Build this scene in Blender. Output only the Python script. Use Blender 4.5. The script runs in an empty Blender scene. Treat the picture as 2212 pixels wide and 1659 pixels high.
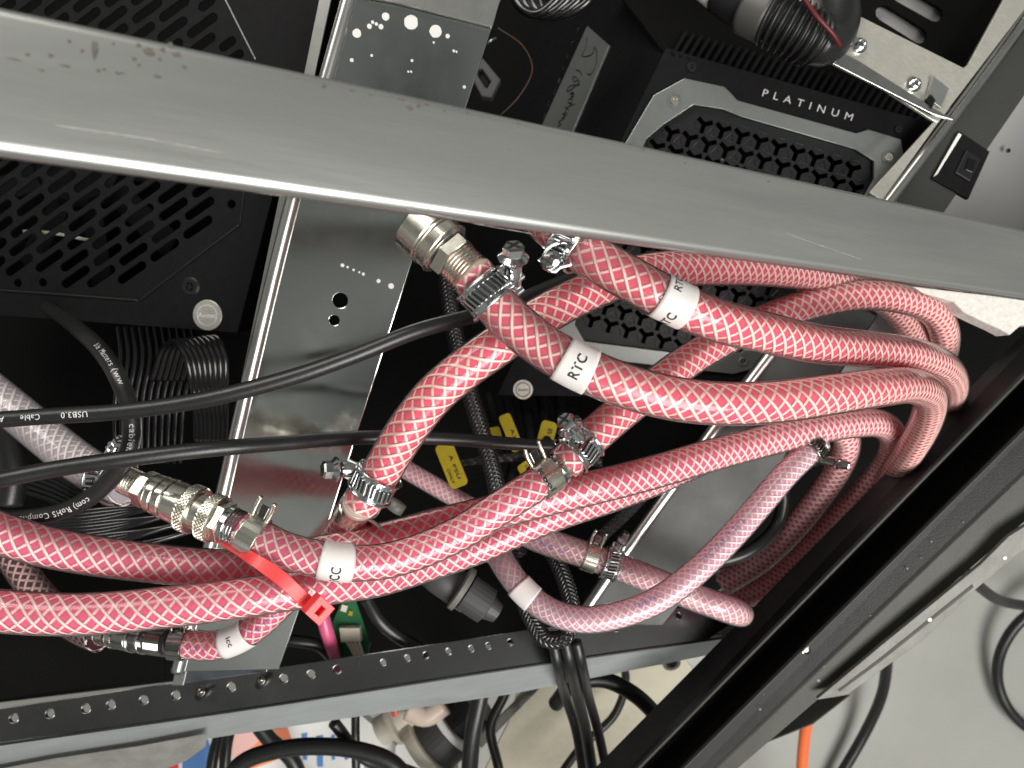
import bpy, math, random
import numpy as np
from mathutils import Vector, Matrix
random.seed(7)
rng = np.random.RandomState(3)
sc = bpy.context.scene
col = sc.collection

# ---------------------------------------------------------------- camera, room light, exposure
CAMZ = 0.95
W = 1.385                       # frame width at one metre
cam = bpy.data.cameras.new('camera'); co = bpy.data.objects.new('camera', cam); col.objects.link(co)
co.location = (0, 0, CAMZ)
cam.sensor_width = 36; cam.lens = 36 / W; cam.clip_start = 0.02; cam.clip_end = 20
cam.dof.use_dof = True; cam.dof.focus_distance = 0.33; cam.dof.aperture_fstop = 14
sc.camera = co
wd = bpy.data.worlds.new('World'); sc.world = wd; wd.use_nodes = True
bg = wd.node_tree.nodes['Background']; bg.inputs[1].default_value = 0.27
_n = wd.node_tree.nodes; _l = wd.node_tree.links
_tc = _n.new('ShaderNodeTexCoord'); _ns = _n.new('ShaderNodeTexNoise'); _ns.inputs['Scale'].default_value = 2.6; _ns.inputs['Detail'].default_value = 3
_rp = _n.new('ShaderNodeValToRGB'); _rp.color_ramp.elements[0].position = .36; _rp.color_ramp.elements[1].position = .66
_rp.color_ramp.elements[0].color = (.22, .25, .24, 1); _rp.color_ramp.elements[1].color = (1.5, 1.5, 1.4, 1)
_l.new(_tc.outputs['Generated'], _ns.inputs['Vector']); _l.new(_ns.outputs['Fac'], _rp.inputs[0]); _l.new(_rp.outputs[0], bg.inputs[0])
sc.view_settings.view_transform = 'Standard'; sc.view_settings.look = 'None'
sc.view_settings.exposure = 0.0; sc.view_settings.gamma = 1
def area(name, loc, tgt, sx, sy, e, c):
    l = bpy.data.lights.new(name, 'AREA'); l.shape = 'RECTANGLE'; l.size = sx; l.size_y = sy; l.energy = e; l.color = c
    o = bpy.data.objects.new(name, l); col.objects.link(o); o.location = loc
    o.rotation_euler = (Vector(tgt) - Vector(loc)).to_track_quat('-Z', 'Y').to_euler()
area('ceiling_lamp_near', (-0.55, 1.15, 1.7), (0, 0, 0.6), 1.3, 0.6, 20, (1.0, 0.96, 0.88))
area('ceiling_lamp_far', (0.5, -1.0, 1.75), (0, 0, 0.5), 1.4, 0.6, 13, (1.0, 0.98, 0.92))
area('added_fill_lamp', (0.62, -0.62, 1.7), (0.02, 0, 0.6), 0.75, 0.75, 21, (1.0, 0.97, 0.93))  # added fill for the hoses, set where the flat metals don't mirror it
sc.cycles.transparent_max_bounces = 24
sc.cycles.max_bounces = 10

# ---------------------------------------------------------------- helpers
UP = np.array([0., 0., 1.])
CAM = np.array([0., 0., CAMZ])
def P(u, v, d):                 # a spot of the place seen at (u, v), d metres below the camera
    return np.array([(u - 1106) / 2212 * W * d, -(v - 829.5) / 2212 * W * d, CAMZ - d])
def proj(p):
    d = CAMZ - p[..., 2]
    return np.stack([p[..., 0] / d / W * 2212 + 1106, -p[..., 1] / d / W * 2212 + 829.5], -1)
def m_px(n, d): return n * W * d / 2212
def unit(v):
    v = np.asarray(v, float); return v / (np.linalg.norm(v) + 1e-12)
ORG = {}
def empty(name, at, label, cat, group=None, kind=None):
    o = bpy.data.objects.new(name, None); col.objects.link(o)
    o.location = tuple(at); ORG[o.name] = np.array(at, float); o.empty_display_size = .01
    o['label'] = label; o['category'] = cat
    if group: o['group'] = group
    if kind: o['kind'] = kind
    return o
def mk(name, V, Fs, mat, parent=None, label=None, cat=None, group=None, kind=None, smooth=False, bevel=0, uv=None):
    V = np.asarray(V, float).reshape(-1, 3)
    c = V.mean(0)
    me = bpy.data.meshes.new(name)
    me.from_pydata((V - c).tolist(), [], Fs)
    me.materials.append(mat)
    if smooth: me.polygons.foreach_set('use_smooth', [True] * len(me.polygons))
    if uv is not None:
        l = me.uv_layers.new(name='UVMap')
        idx = np.empty(len(me.loops), int); me.loops.foreach_get('vertex_index', idx)
        l.data.foreach_set('uv', np.asarray(uv)[idx].astype('f').ravel())
    me.update()
    o = bpy.data.objects.new(name, me); col.objects.link(o)
    base = ORG[parent.name] if parent else np.zeros(3)
    o.location = tuple(c - base); o.parent = parent; ORG[o.name] = c
    if label: o['label'] = label
    if cat: o['category'] = cat
    if group: o['group'] = group
    if kind: o['kind'] = kind
    if bevel:
        b = o.modifiers.new('bevel', 'BEVEL'); b.width = bevel; b.segments = 2; b.limit_method = 'ANGLE'; b.angle_limit = .6
    return o
class Buf:
    def __init__(s): s.V = []; s.F = []; s.n = 0
    def add(s, V, F):
        V = np.asarray(V, float).reshape(-1, 3); s.V.append(V)
        s.F += [tuple(i + s.n for i in f) for f in F]; s.n += len(V)
    def mk(s, name, mat, parent=None, **k): return mk(name, np.concatenate(s.V), s.F, mat, parent, **k)
def box(c, ex, ey, ez, a, b, h):     # half sizes
    c = np.asarray(c, float); V = [c + ex * a * i + ey * b * j + ez * h * k for k in (-1, 1) for j in (-1, 1) for i in (-1, 1)]
    F = [(0, 2, 3, 1), (4, 5, 7, 6), (0, 1, 5, 4), (2, 6, 7, 3), (0, 4, 6, 2), (1, 3, 7, 5)]
    return np.array(V), F

class Path:
    def __init__(s, pts, step=.0022, raw=False):
        A = np.array(pts if raw else [P(*p) for p in pts], float)
        if not raw:                      # runs that leave the view carry on beyond it
            q = proj(A); out_ = lambda p: p[0] < -20 or p[1] > 1690 or p[0] > 2280
            if out_(q[0]): A = np.vstack([A[0] + unit(A[0] - A[1]) * .22, A])
            if out_(q[-1]): A = np.vstack([A, A[-1] + unit(A[-1] - A[-2]) * .22])
        out = []
        E = np.vstack([2 * A[0] - A[1], A, 2 * A[-1] - A[-2]])
        for i in range(1, len(E) - 2):
            p0, p1, p2, p3 = E[i - 1:i + 3]
            t0 = 0; t1 = np.linalg.norm(p1 - p0) ** .5; t2 = t1 + np.linalg.norm(p2 - p1) ** .5; t3 = t2 + np.linalg.norm(p3 - p2) ** .5
            for t in np.linspace(t1, t2, 24, endpoint=False):
                a1 = (t1 - t) / (t1 - t0) * p0 + (t - t0) / (t1 - t0) * p1
                a2 = (t2 - t) / (t2 - t1) * p1 + (t - t1) / (t2 - t1) * p2
                a3 = (t3 - t) / (t3 - t2) * p2 + (t - t2) / (t3 - t2) * p3
                b1 = (t2 - t) / (t2 - t0) * a1 + (t - t0) / (t2 - t0) * a2
                b2 = (t3 - t) / (t3 - t1) * a2 + (t - t1) / (t3 - t1) * a3
                out.append((t2 - t) / (t2 - t1) * b1 + (t - t1) / (t2 - t1) * b2)
        out.append(E[-2]); C = np.array(out)
        for _ in range(3): C[1:-1] = (C[:-2] + 2 * C[1:-1] + C[2:]) / 4
        L = np.r_[0, np.cumsum(np.linalg.norm(np.diff(C, axis=0), axis=1))]
        n = max(3, int(L[-1] / step)); s.S = np.linspace(0, L[-1], n); s.L = L[-1]
        s.C = np.stack([np.interp(s.S, L, C[:, k]) for k in range(3)], 1)
        T = np.gradient(s.C, axis=0); s.T = T / np.linalg.norm(T, axis=1)[:, None]
        N = [unit(np.cross(s.T[0], [.3, .9, .2]))]
        for i in range(1, n):
            v = N[-1] - s.T[i] * np.dot(N[-1], s.T[i]); N.append(unit(v))
        s.N = np.array(N); s.B = np.cross(s.T, s.N)
    def at(s, t):
        f = lambda A: np.stack([np.interp(t, s.S, A[:, k]) for k in range(3)], -1)
        return f(s.C), f(s.T), f(s.N), f(s.B)
    def near(s, u, v):
        q = proj(s.C); return s.S[np.argmin(((q - [u, v]) ** 2).sum(1))]
def ring_tube(C, N, B, R, nseg, cap=False):
    n = len(C); a = np.linspace(0, 2 * np.pi, nseg, endpoint=False)
    R = np.broadcast_to(np.asarray(R, float), (n,))
    V = C[:, None, :] + R[:, None, None] * (np.cos(a)[None, :, None] * N[:, None, :] + np.sin(a)[None, :, None] * B[:, None, :])
    F = [(i * nseg + j, i * nseg + (j + 1) % nseg, (i + 1) * nseg + (j + 1) % nseg, (i + 1) * nseg + j) for i in range(n - 1) for j in range(nseg)]
    if cap: F += [tuple(range(nseg))[::-1], tuple((n - 1) * nseg + j for j in range(nseg))]
    return V.reshape(-1, 3), F
def tube(name, path, r, mat, parent=None, nseg=18, cap=True, s0=None, s1=None, **k):
    if s0 is None: V, F = ring_tube(path.C, path.N, path.B, r, nseg, cap)
    else:
        t = np.linspace(s0, s1, max(2, int(abs(s1 - s0) / .0015))); C, T, N, B = path.at(t); V, F = ring_tube(C, N, B, r, nseg, cap)
    return mk(name, V, F, mat, parent, smooth=True, **k)
def lathe(C0, ax, prof, nseg=40, ref=None, cap=True):   # prof: (distance along axis, radius)
    ax = unit(ax); N = unit(np.cross(ax, ref if ref is not None else [.2, .3, .93])); B = np.cross(ax, N)
    C = np.array([C0 + ax * p[0] for p in prof]); R = [p[1] for p in prof]
    return ring_tube(C, np.tile(N, (len(C), 1)), np.tile(B, (len(C), 1)), R, nseg, cap)

class Frame:
    def __init__(s, p0, p1, p2):
        p0, p1, p2 = [p if isinstance(p, np.ndarray) else P(*p) for p in (p0, p1, p2)]
        s.o = p0; s.ex = unit(p1 - p0); s.n = unit(np.cross(s.ex, p2 - p0))
        if np.dot(s.n, CAM - p0) < 0: s.n = -s.n
        s.ey = np.cross(s.n, s.ex)
    def at(s, u, v):
        r = P(u, v, 1) - CAM; t = np.dot(s.o - CAM, s.n) / np.dot(r, s.n); p = CAM + r * t - s.o
        return np.array([p @ s.ex, p @ s.ey])
    def w(s, xy, z=0):
        xy = np.asarray(xy, float).reshape(-1, 2); z = np.broadcast_to(np.asarray(z, float), (len(xy),))
        return s.o + xy[:, :1] * s.ex + xy[:, 1:2] * s.ey + z[:, None] * s.n
    def pt(s, u, v, z=0): return s.w(s.at(u, v), z)[0]
def shape(loops, th=.001, bevel=0):
    """flat outline with holes -> verts (x, y, z) and faces; z spans -th..0"""
    cu = bpy.data.curves.new('tmp', 'CURVE'); cu.dimensions = '2D'; cu.fill_mode = 'BOTH'; cu.extrude = th / 2; cu.bevel_depth = bevel; cu.bevel_resolution = 1
    for lp in loops:
        sp = cu.splines.new('POLY'); sp.points.add(len(lp) - 1)
        for q, p in zip(sp.points, lp): q.co = (p[0], p[1], 0, 1)
        sp.use_cyclic_u = True
    ob = bpy.data.objects.new('tmp', cu); me = bpy.data.meshes.new_from_object(ob)
    V = np.array([tuple(v.co) for v in me.vertices]); F = [tuple(p.vertices) for p in me.polygons]
    bpy.data.objects.remove(ob); bpy.data.curves.remove(cu); bpy.data.meshes.remove(me)
    V[:, 2] -= th / 2 + bevel
    return V, F
def plate(name, fr, outline, mat, parent=None, holes=(), th=.0015, z=0, bevel=0, px=True, **k):
    f = (lambda L: [fr.at(*p) for p in L]) if px else (lambda L: L)
    V, F = shape([f(outline)] + [h if isinstance(h, np.ndarray) else f(h) for h in holes], th, bevel)
    return mk(name, fr.w(V[:, :2], V[:, 2] + z), F, mat, parent, **k)
def disc2(c, r, n=20): return np.array([[c[0] + r * math.cos(2 * math.pi * i / n), c[1] + r * math.sin(2 * math.pi * i / n)] for i in range(n)])
def text_geo(s, size=1., space=1., ex=0.0, off=0.0, shear=0):
    cu = bpy.data.curves.new('tmp', 'FONT'); cu.body = s; cu.size = size; cu.space_character = space; cu.extrude = ex; cu.offset = off; cu.shear = shear; cu.resolution_u = 3
    ob = bpy.data.objects.new('tmp', cu); me = bpy.data.meshes.new_from_object(ob)
    V = np.array([tuple(v.co) for v in me.vertices]).reshape(-1, 3); F = [tuple(p.vertices) for p in me.polygons]
    bpy.data.objects.remove(ob); bpy.data.curves.remove(cu); bpy.data.meshes.remove(me)
    return V, F
def text_plane(fr, s, a, b, h, mat, parent, z=.0003, space=1., name='lettering', off=0, shear=0):
    A = fr.at(*a); B = fr.at(*b); d = B - A; L = np.linalg.norm(d); d = d / L; up = np.array([-d[1], d[0]])
    V, F = text_geo(s, 1, space, 0, off, shear); x0, x1 = V[:, 0].min(), V[:, 0].max(); y1 = V[:, 1].max()
    X = (V[:, 0] - x0) / (x1 - x0) * L; Y = V[:, 1] / y1 * h
    return mk(name, fr.w(A + X[:, None] * d + Y[:, None] * up, z), F, mat, parent)
def cam_angle(C, N, B):
    d = CAM - C; return np.arctan2((d * B).sum(-1), (d * N).sum(-1))
def text_tube(path, s, s_mid, size, r, mat, parent, sgn=1, da=0.0, name='lettering', space=1., around=0, off=0, length=None):
    V, F = text_geo(s, 1, space, 0, off); V = V * size; V[:, 0] -= (V[:, 0].min() + V[:, 0].max()) / 2; V[:, 1] -= (V[:, 1].min() + V[:, 1].max()) / 2
    if length: V[:, 0] *= length / (V[:, 0].max() - V[:, 0].min())
    if not around:
        C, T, N, B = path.at(s_mid + sgn * V[:, 0]); a = cam_angle(C, N, B) + da
        n = np.cos(a)[:, None] * N + np.sin(a)[:, None] * B; up = np.cross(n, T * sgn); y = V[:, 1]
        out = C + r * (n * np.cos(y / r)[:, None] + up * np.sin(y / r)[:, None])
    else:                                  # reads round the hose; around=+-1 picks the way
        C, T, N, B = path.at(s_mid - around * V[:, 1]); c, t, n_, b_ = path.at(s_mid); a = cam_angle(c, n_, b_) + da
        n = np.cos(a) * N + np.sin(a) * B; xd = np.cross(T, n) * around * -1; x = V[:, 0]
        up = np.cross(n, xd); sg = np.sign((up * T).sum(-1))[0]
        C, T, N, B = path.at(s_mid + sg * V[:, 1]); n = np.cos(a) * N + np.sin(a) * B; xd = np.cross(T, n) * around * -1
        out = C + r * (n * np.cos(x / r)[:, None] + xd * np.sin(x / r)[:, None])
    return mk(name, out, F, mat, parent)

# ---------------------------------------------------------------- materials
def newmat(name):
    m = bpy.data.materials.new(name); m.use_nodes = True; nt = m.node_tree; return m, nt, nt.nodes['Principled BSDF']
def pm(name, c, rough=.5, metal=0., var=.0, vscale=60, bump=0., bscale=400, rvar=0., spec=.5, stretch=None, sss=0, c2=None, coat=0, uvs=None):
    m, nt, b = newmat(name); N = nt.nodes; Lk = nt.links
    b.inputs['Base Color'].default_value = (*c, 1); b.inputs['Roughness'].default_value = rough; b.inputs['Metallic'].default_value = metal
    b.inputs['Specular IOR Level'].default_value = spec
    if coat: b.inputs['Coat Weight'].default_value = coat
    if sss: b.inputs['Subsurface Weight'].default_value = sss; b.inputs['Subsurface Radius'].default_value = (.004, .001, .001); b.inputs['Subsurface Scale'].default_value = 1
    tc = N.new('ShaderNodeTexCoord'); src = tc.outputs['Object']
    if uvs:
        mp = N.new('ShaderNodeMapping'); mp.inputs['Scale'].default_value = (uvs[0], uvs[1], 1); Lk.new(tc.outputs['UV'], mp.inputs[0]); src = mp.outputs[0]
    if stretch:
        mp = N.new('ShaderNodeMapping'); mp.inputs['Rotation'].default_value = (0, 0, stretch[1]); mp.vector_type = 'POINT'
        mp2 = N.new('ShaderNodeMapping'); mp2.inputs['Scale'].default_value = (1, stretch[0], stretch[0])
        Lk.new(src, mp.inputs[0]); Lk.new(mp.outputs[0], mp2.inputs[0]); src = mp2.outputs[0]
    if var or rvar:
        t = N.new('ShaderNodeTexNoise'); t.inputs['Scale'].default_value = vscale; t.inputs['Detail'].default_value = 8; t.inputs['Roughness'].default_value = .65; Lk.new(src, t.inputs['Vector'])
        if var:
            mx = N.new('ShaderNodeMix'); mx.data_type = 'RGBA'; r = N.new('ShaderNodeMapRange'); r.inputs['From Min'].default_value = .35; r.inputs['From Max'].default_value = .68
            Lk.new(t.outputs['Fac'], r.inputs['Value']); Lk.new(r.outputs[0], mx.inputs['Factor'])
            mx.inputs['A'].default_value = (*c, 1); mx.inputs['B'].default_value = (*(c2 if c2 else [x * (1 - var) for x in c]), 1); Lk.new(mx.outputs['Result'], b.inputs['Base Color'])
        if rvar:
            r = N.new('ShaderNodeMapRange'); r.inputs['To Min'].default_value = max(.02, rough - rvar); r.inputs['To Max'].default_value = rough + rvar; r.inputs['From Min'].default_value = .3; r.inputs['From Max'].default_value = .7
            Lk.new(t.outputs['Fac'], r.inputs['Value']); Lk.new(r.outputs[0], b.inputs['Roughness'])
    if bump:
        t2 = N.new('ShaderNodeTexNoise'); t2.inputs['Scale'].default_value = bscale; t2.inputs['Detail'].default_value = 4; Lk.new(src, t2.inputs['Vector'])
        bp = N.new('ShaderNodeBump'); bp.inputs['Strength'].default_value = bump; bp.inputs['Distance'].default_value = .0006; Lk.new(t2.outputs['Fac'], bp.inputs['Height']); Lk.new(bp.outputs[0], b.inputs['Normal'])
    return m
def liquid(name, c, see=.3, trans=.35, tint=None):
    m, nt, b = newmat(name); N = nt.nodes; Lk = nt.links; out = N['Material Output']; N.remove(b)
    d = N.new('ShaderNodeBsdfDiffuse'); t = N.new('ShaderNodeBsdfTranslucent'); tr = N.new('ShaderNodeBsdfTransparent')
    for x in (d, t): x.inputs['Color'].default_value = (*c, 1)
    tr.inputs['Color'].default_value = (*(tint or [min(1, x * .9 + .12) for x in c]), 1)
    m1 = N.new('ShaderNodeMixShader'); m1.inputs[0].default_value = trans; Lk.new(d.outputs[0], m1.inputs[1]); Lk.new(t.outputs[0], m1.inputs[2])
    m2 = N.new('ShaderNodeMixShader'); m2.inputs[0].default_value = see; Lk.new(m1.outputs[0], m2.inputs[1]); Lk.new(tr.outputs[0], m2.inputs[2])
    Lk.new(m2.outputs[0], out.inputs['Surface']); return m
def jacket(name, tint, haze=.10, hc=(.9, .6, .6)):
    m, nt, b = newmat(name); N = nt.nodes; Lk = nt.links; out = N['Material Output']; N.remove(b)
    g = N.new('ShaderNodeBsdfGlossy'); g.inputs['Roughness'].default_value = .13; g.inputs['Color'].default_value = (1, 1, 1, 1)
    tr = N.new('ShaderNodeBsdfTransparent'); tr.inputs['Color'].default_value = (*tint, 1)
    d = N.new('ShaderNodeBsdfDiffuse'); d.inputs['Color'].default_value = (*hc, 1)
    fr = N.new('ShaderNodeFresnel'); fr.inputs[0].default_value = 1.42
    tn = N.new('ShaderNodeTexNoise'); tn.inputs['Scale'].default_value = 260; tc = N.new('ShaderNodeTexCoord'); Lk.new(tc.outputs['Object'], tn.inputs['Vector'])
    bp = N.new('ShaderNodeBump'); bp.inputs['Strength'].default_value = .25; bp.inputs['Distance'].default_value = .0004; Lk.new(tn.outputs['Fac'], bp.inputs['Height']); Lk.new(bp.outputs[0], g.inputs['Normal'])
    m1 = N.new('ShaderNodeMixShader'); m1.inputs[0].default_value = haze; Lk.new(tr.outputs[0], m1.inputs[1]); Lk.new(d.outputs[0], m1.inputs[2])
    m2 = N.new('ShaderNodeMixShader'); Lk.new(fr.outputs[0], m2.inputs[0]); Lk.new(m1.outputs[0], m2.inputs[1]); Lk.new(g.outputs[0], m2.inputs[2])
    Lk.new(m2.outputs[0], out.inputs['Surface']); return m

M = {}
M['flange'] = pm('dark_zinc_flange', (.30, .30, .30), .20, 1., var=.5, vscale=30, rvar=.06)
M['bar'] = pm('scuffed_zinc_steel', (.54, .55, .53), .34, .85, var=.34, vscale=7, rvar=.13, c2=(.32, .325, .32), uvs=(1, 6), bump=.07, bscale=60)
M['stain'] = pm('brown_stain', (.11, .095, .08), .85, .0, var=.4, vscale=300)
M['scratch'] = pm('bare_scratch', (.66, .63, .60), .4, .6)
M['post'] = pm('polished_galvanised', (.66, .68, .66), .15, 1., var=.18, vscale=18, rvar=.07, bump=.05, bscale=30)
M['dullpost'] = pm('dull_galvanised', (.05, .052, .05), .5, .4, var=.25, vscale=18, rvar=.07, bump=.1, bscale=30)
M['post_edge'] = pm('rolled_steel_edge', (.62, .62, .60), .28, 1., var=.2, vscale=60)
M['alu'] = pm('brushed_aluminium', (.66, .64, .58), .42, .75, var=.25, vscale=90, rvar=.12, bump=.35, bscale=330)
M['blk'] = pm('black_powder_coat', (.009, .009, .010), .55, 0, var=.3, vscale=200, bump=.12, bscale=1500, spec=.10)
M['blk2'] = pm('black_steel_and_void', (.003, .003, .003), .8, 0, spec=.1)
M['ridge'] = pm('dark_grille_metal', (.012, .012, .013), .42, 0, spec=.25)
M['rail'] = pm('black_rail_paint', (.017, .017, .0175), .45, 0, spec=.35, var=.35, vscale=50, bump=.2, bscale=900)
M['railg'] = pm('dark_grey_rail_paint', (.045, .046, .038), .5, .0, spec=.35, var=.3, vscale=40, bump=.2, bscale=900)
M['lip'] = pm('worn_grey_lip', (.19, .19, .172), .5, .2, var=.35, vscale=40, bump=.2)
M['warmalu'] = pm('warm_brushed_aluminium', (.74, .69, .55), .40, .45, var=.35, vscale=10, bump=.4, bscale=200, rvar=.15)
M['silver'] = pm('satin_silver_bezel', (.26, .275, .265), .30, .6, var=.08, vscale=200)
M['white'] = pm('white_print', (.62, .62, .62), .6)
M['paper'] = pm('white_label_paper', (.72, .69, .675), .4, 0, var=.06, vscale=80, coat=.4)
M['ink'] = pm('black_ink', (.012, .012, .014), .5)
M['blue'] = pm('blue_print', (.10, .06, .35), .5)
M['rubber'] = pm('black_cable_sheath', (.013, .014, .014), .36, 0, var=.3, vscale=300, bump=.1, bscale=900, spec=.5)
M['wire'] = pm('glossy_black_wire', (.006, .006, .007), .18, 0, spec=.6)
M['nick'] = pm('nickel_plate', (.84, .81, .72), .24, 1., var=.25, vscale=140, rvar=.08, c2=(.66, .63, .55))
M['zinc'] = pm('bright_zinc', (.68, .70, .70), .15, 1., var=.25, vscale=300, rvar=.08)
M['dnick'] = pm('dark_chrome', (.35, .33, .31), .14, 1., var=.3, vscale=200)
M['clear'] = pm('pale_seal', (.55, .45, .38), .2, 0)
M['red'] = pm('red_nylon', (.86, .055, .06), .42, 0, sss=.0, coat=.2)
M['yellow'] = pm('yellow_tag', (.36, .275, .01), .4, 0, var=.15, vscale=200)
M['sleeve'] = pm('braided_black_sleeve', (.012, .011, .012), .3, 0, spec=.7)
M['floor'] = pm('grey_floor', (.36, .365, .34), .45, 0, var=.14, vscale=5, rvar=.15, bump=.05, bscale=60)
M['wall'] = pm('light_grey_panel', (.30, .30, .295), .5, 0, var=.08, vscale=20)
M['felt'] = pm('white_felt', (.66, .63, .60), .95, 0, var=.2, vscale=400, bump=1., bscale=700)
M['foil'] = pm('grey_duct_tape', (.36, .355, .33), .40, .4, var=.3, vscale=60, bump=1., bscale=120)
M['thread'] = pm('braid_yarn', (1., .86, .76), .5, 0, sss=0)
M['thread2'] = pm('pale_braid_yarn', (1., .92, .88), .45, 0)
M['threaddim'] = pm('braid_yarn_dimmed', (1., .74, .68), .5)  # dimmer copy of the yarn: fading of the deeper set put into colour
M['thread2dim'] = pm('pale_braid_yarn_dimmed', (.95, .80, .80), .5)  # same dimming in the pale yarn's colour
M['pcb'] = pm('green_board', (.015, .13, .045), .35, 0, var=.3, vscale=500)
M['cream'] = pm('cream_plastic', (.62, .58, .48), .5, 0)
M['orange'] = pm('orange_sheath', (.85, .17, .05), .45, 0)
M['dullor'] = pm('dull_orange', (.06, .025, .01), .5)
M['bluep'] = pm('blue_striped_pack', (.10, .24, .55), .45, 0)
M['bright'] = pm('white_plastic', (.75, .75, .73), .4, 0)
M['orangep'] = pm('orange_print', (.85, .25, .12), .5)
M['pinkp'] = pm('pink_paper', (.75, .45, .42), .5)
M['redp'] = pm('red_print', (.75, .05, .07), .5)
M['grey'] = pm('grey_plastic', (.045, .045, .045), .5, 0)
M['duct'] = pm('flat_grey_collar', (.09, .088, .082), .5, .4)
M['galvp'] = pm('blue_grey_galvanised', (.26, .29, .33), .24, .9, var=.25, vscale=24, rvar=.08)
M['galvside'] = pm('pale_galvanised', (.60, .64, .65), .28, .65, var=.15, vscale=30, stretch=(5, -.13))
LQ = {'red': liquid('red_pink_coolant', (1., .105, .225), .18, .30, (1., .40, .48)), 'pink': liquid('pink_coolant', (1., .125, .33), .22, .40, (1., .42, .55)),
      'mauve': liquid('mauve_coolant', (.98, .50, .70), .30, .35), 'clear': liquid('clear_water', (.80, .76, .84), .50, .4, (.8, .76, .78)),
      'dark': liquid('murky_coolant', (.10, .04, .05), .35, .4)}
JK = {'red': jacket('clear_pvc_warm', (1., .95, .96), .09, (1., .62, .64)), 'pink': jacket('clear_pvc_rose', (1., .95, .97), .10, (1., .60, .67)),
      'mauve': jacket('clear_pvc_mauve', (1., .96, .97), .15, (.95, .76, .82)), 'clear': jacket('clear_pvc', (.98, .97, .98), .20, (.92, .88, .92)), 'dark': jacket('clear_pvc_dark', (.8, .7, .7), .04)}

# ---------------------------------------------------------------- setting: floor, black sheet for the unlit interior
fl = np.array([[-3, -3, .02], [3, -3, .02], [3, 3, .02], [-3, 3, .02]])
mk('floor', fl, [(0, 1, 2, 3)], M['floor'], kind='structure', label='grey concrete floor under the rack', cat='floor')
fr_in = Frame((0, 0, .64), (2212, 0, .64), (0, 1659, .62))
plate('wall', fr_in, [(-1500, -900), (3300, -900), (3300, 300), (2260, 770), (1560, 1440), (1500, 1368), (1000, 1395), (640, 1440), (-1500, 1700)], M['blk2'], kind='structure', th=.003,
      label='added black sheet behind the cables for the dark rack interior', cat='panel')  # black sheet put where the rack interior is only dark

# ================================================================ structure: big metal
# wide front crossbar, receding to the right
TL, TR, BL, BR = P(-260, -38, .158), P(2420, 556, .40), P(-260, 292, .158), P(2420, 662, .40)
ex = unit((TR + BR) / 2 - (TL + BL) / 2); up_ = TL - BL; up_ = unit(up_ - ex * (up_ @ ex)); nb = unit(np.cross(ex, up_))
if nb[2] < 0: nb = -nb
wb = np.linalg.norm(P(1100, 250, .222) - P(1100, 505, .222)) * .955
LB = np.linalg.norm(TR - TL); cen = (TL + BL + TR + BR) / 4
bar = empty('steel_crossbar', cen, 'wide scuffed grey steel crossbar running across the front of the hoses', 'crossbar')
prof = []
rb = .0030; hw = wb / 2; dp = .0046
for k in range(7): a = math.pi / 2 * k / 6; prof.append((hw - rb + rb * math.cos(a), -rb + rb * math.sin(a)))
prof = [(hw, -dp)] + prof
prof = prof + [(-x, z) for x, z in prof[::-1]]
c0 = cen
NS = 40; V = []
for i in range(NS + 1):
    c = c0 + ex * LB * ((i / NS - .5) * 1.36)
    sag = -.0009 * (1 - (2 * i / NS - 1) ** 2)
    V += [c + up_ * (x - sag) + nb * z for x, z in prof]
n = len(prof); F = [(i * n + j, i * n + (j + 1) % n, (i + 1) * n + (j + 1) % n, (i + 1) * n + j) for i in range(NS) for j in range(n)]
mk('bar_body', V, F, M['bar'], bar, smooth=True, uv=[(LB * i / NS, j * .004 if j < 8 else .028 + wb + (j - 8) * .004) for i in range(NS + 1) for j in range(n)])
frb = Frame(c0, c0 + ex, c0 + up_)
# brown tape residue and scratches on the bar
spots = [(760, 196, 20, 5), (800, 206, 14, 4), (905, 226, 12, 18), (960, 240, 10, 6), (1010, 243, 8, 5), (1390, 322, 16, 4), (1660, 392, 20, 5), (110, 120, 11, 9), (245, 95, 7, 6), (265, 158, 9, 4), (345, 128, 10, 8), (368, 95, 12, 8), (90, 152, 14, 4), (205, 105, 16, 44), (225, 150, 10, 6), (300, 98, 12, 10), (322, 112, 26, 20), (352, 108, 13, 13), (290, 128, 11, 9), (300, 140, 9, 7), (150, 90, 9, 8), (178, 110, 9, 9), (60, 118, 10, 8), (382, 118, 20, 12), (398, 145, 12, 9),
         (212, 152, 11, 8), (255, 158, 15, 7), (340, 165, 18, 8), (700, 185, 12, 16), (868, 215, 15, 10), (885, 232, 17, 16), (922, 225, 13, 7), (1120, 262, 6, 9), (1480, 352, 9, 4), (1560, 345, 14, 4), (30, 128, 28, 4), (140, 142, 24, 6)]
for i, (u, v, a, b) in enumerate(spots):
    c = frb.at(u, v); k = .75 * m_px(1, .2); pts = []
    for j in range(14):
        t = 2 * math.pi * j / 14; q = 1 + .35 * math.sin(3 * t + i) * random.random() + .25 * (random.random() - .5)
        pts.append((c[0] + math.cos(t) * a * .55 * k * q, c[1] + math.sin(t) * b * .55 * k * q))
    plate('stain', frb, pts, M['stain'], bar, th=.00003, z=.00005, px=False)
for (u0, v0, u1, v1) in [(120, 270, 340, 303), (345, 305, 480, 330), (770, 430, 860, 445), (880, 452, 1010, 478), (1020, 482, 1150, 505), (850, 440, 930, 452), (1170, 512, 1330, 535), (1700, 505, 1860, 560)]:
    A, B = frb.at(u0, v0), frb.at(u1, v1); w = .00012; d = unit(B - A); q = np.array([-d[1], d[0]])
    pts = [A + (B - A) * t + q * w * (random.random() - .2) for t in np.linspace(0, 1, 14)] + [A + (B - A) * t - q * w * random.random() for t in np.linspace(1, 0, 14)]
    plate('scratch', frb, pts, M['scratch'], bar, th=.00005, z=.00009, px=False)

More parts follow.
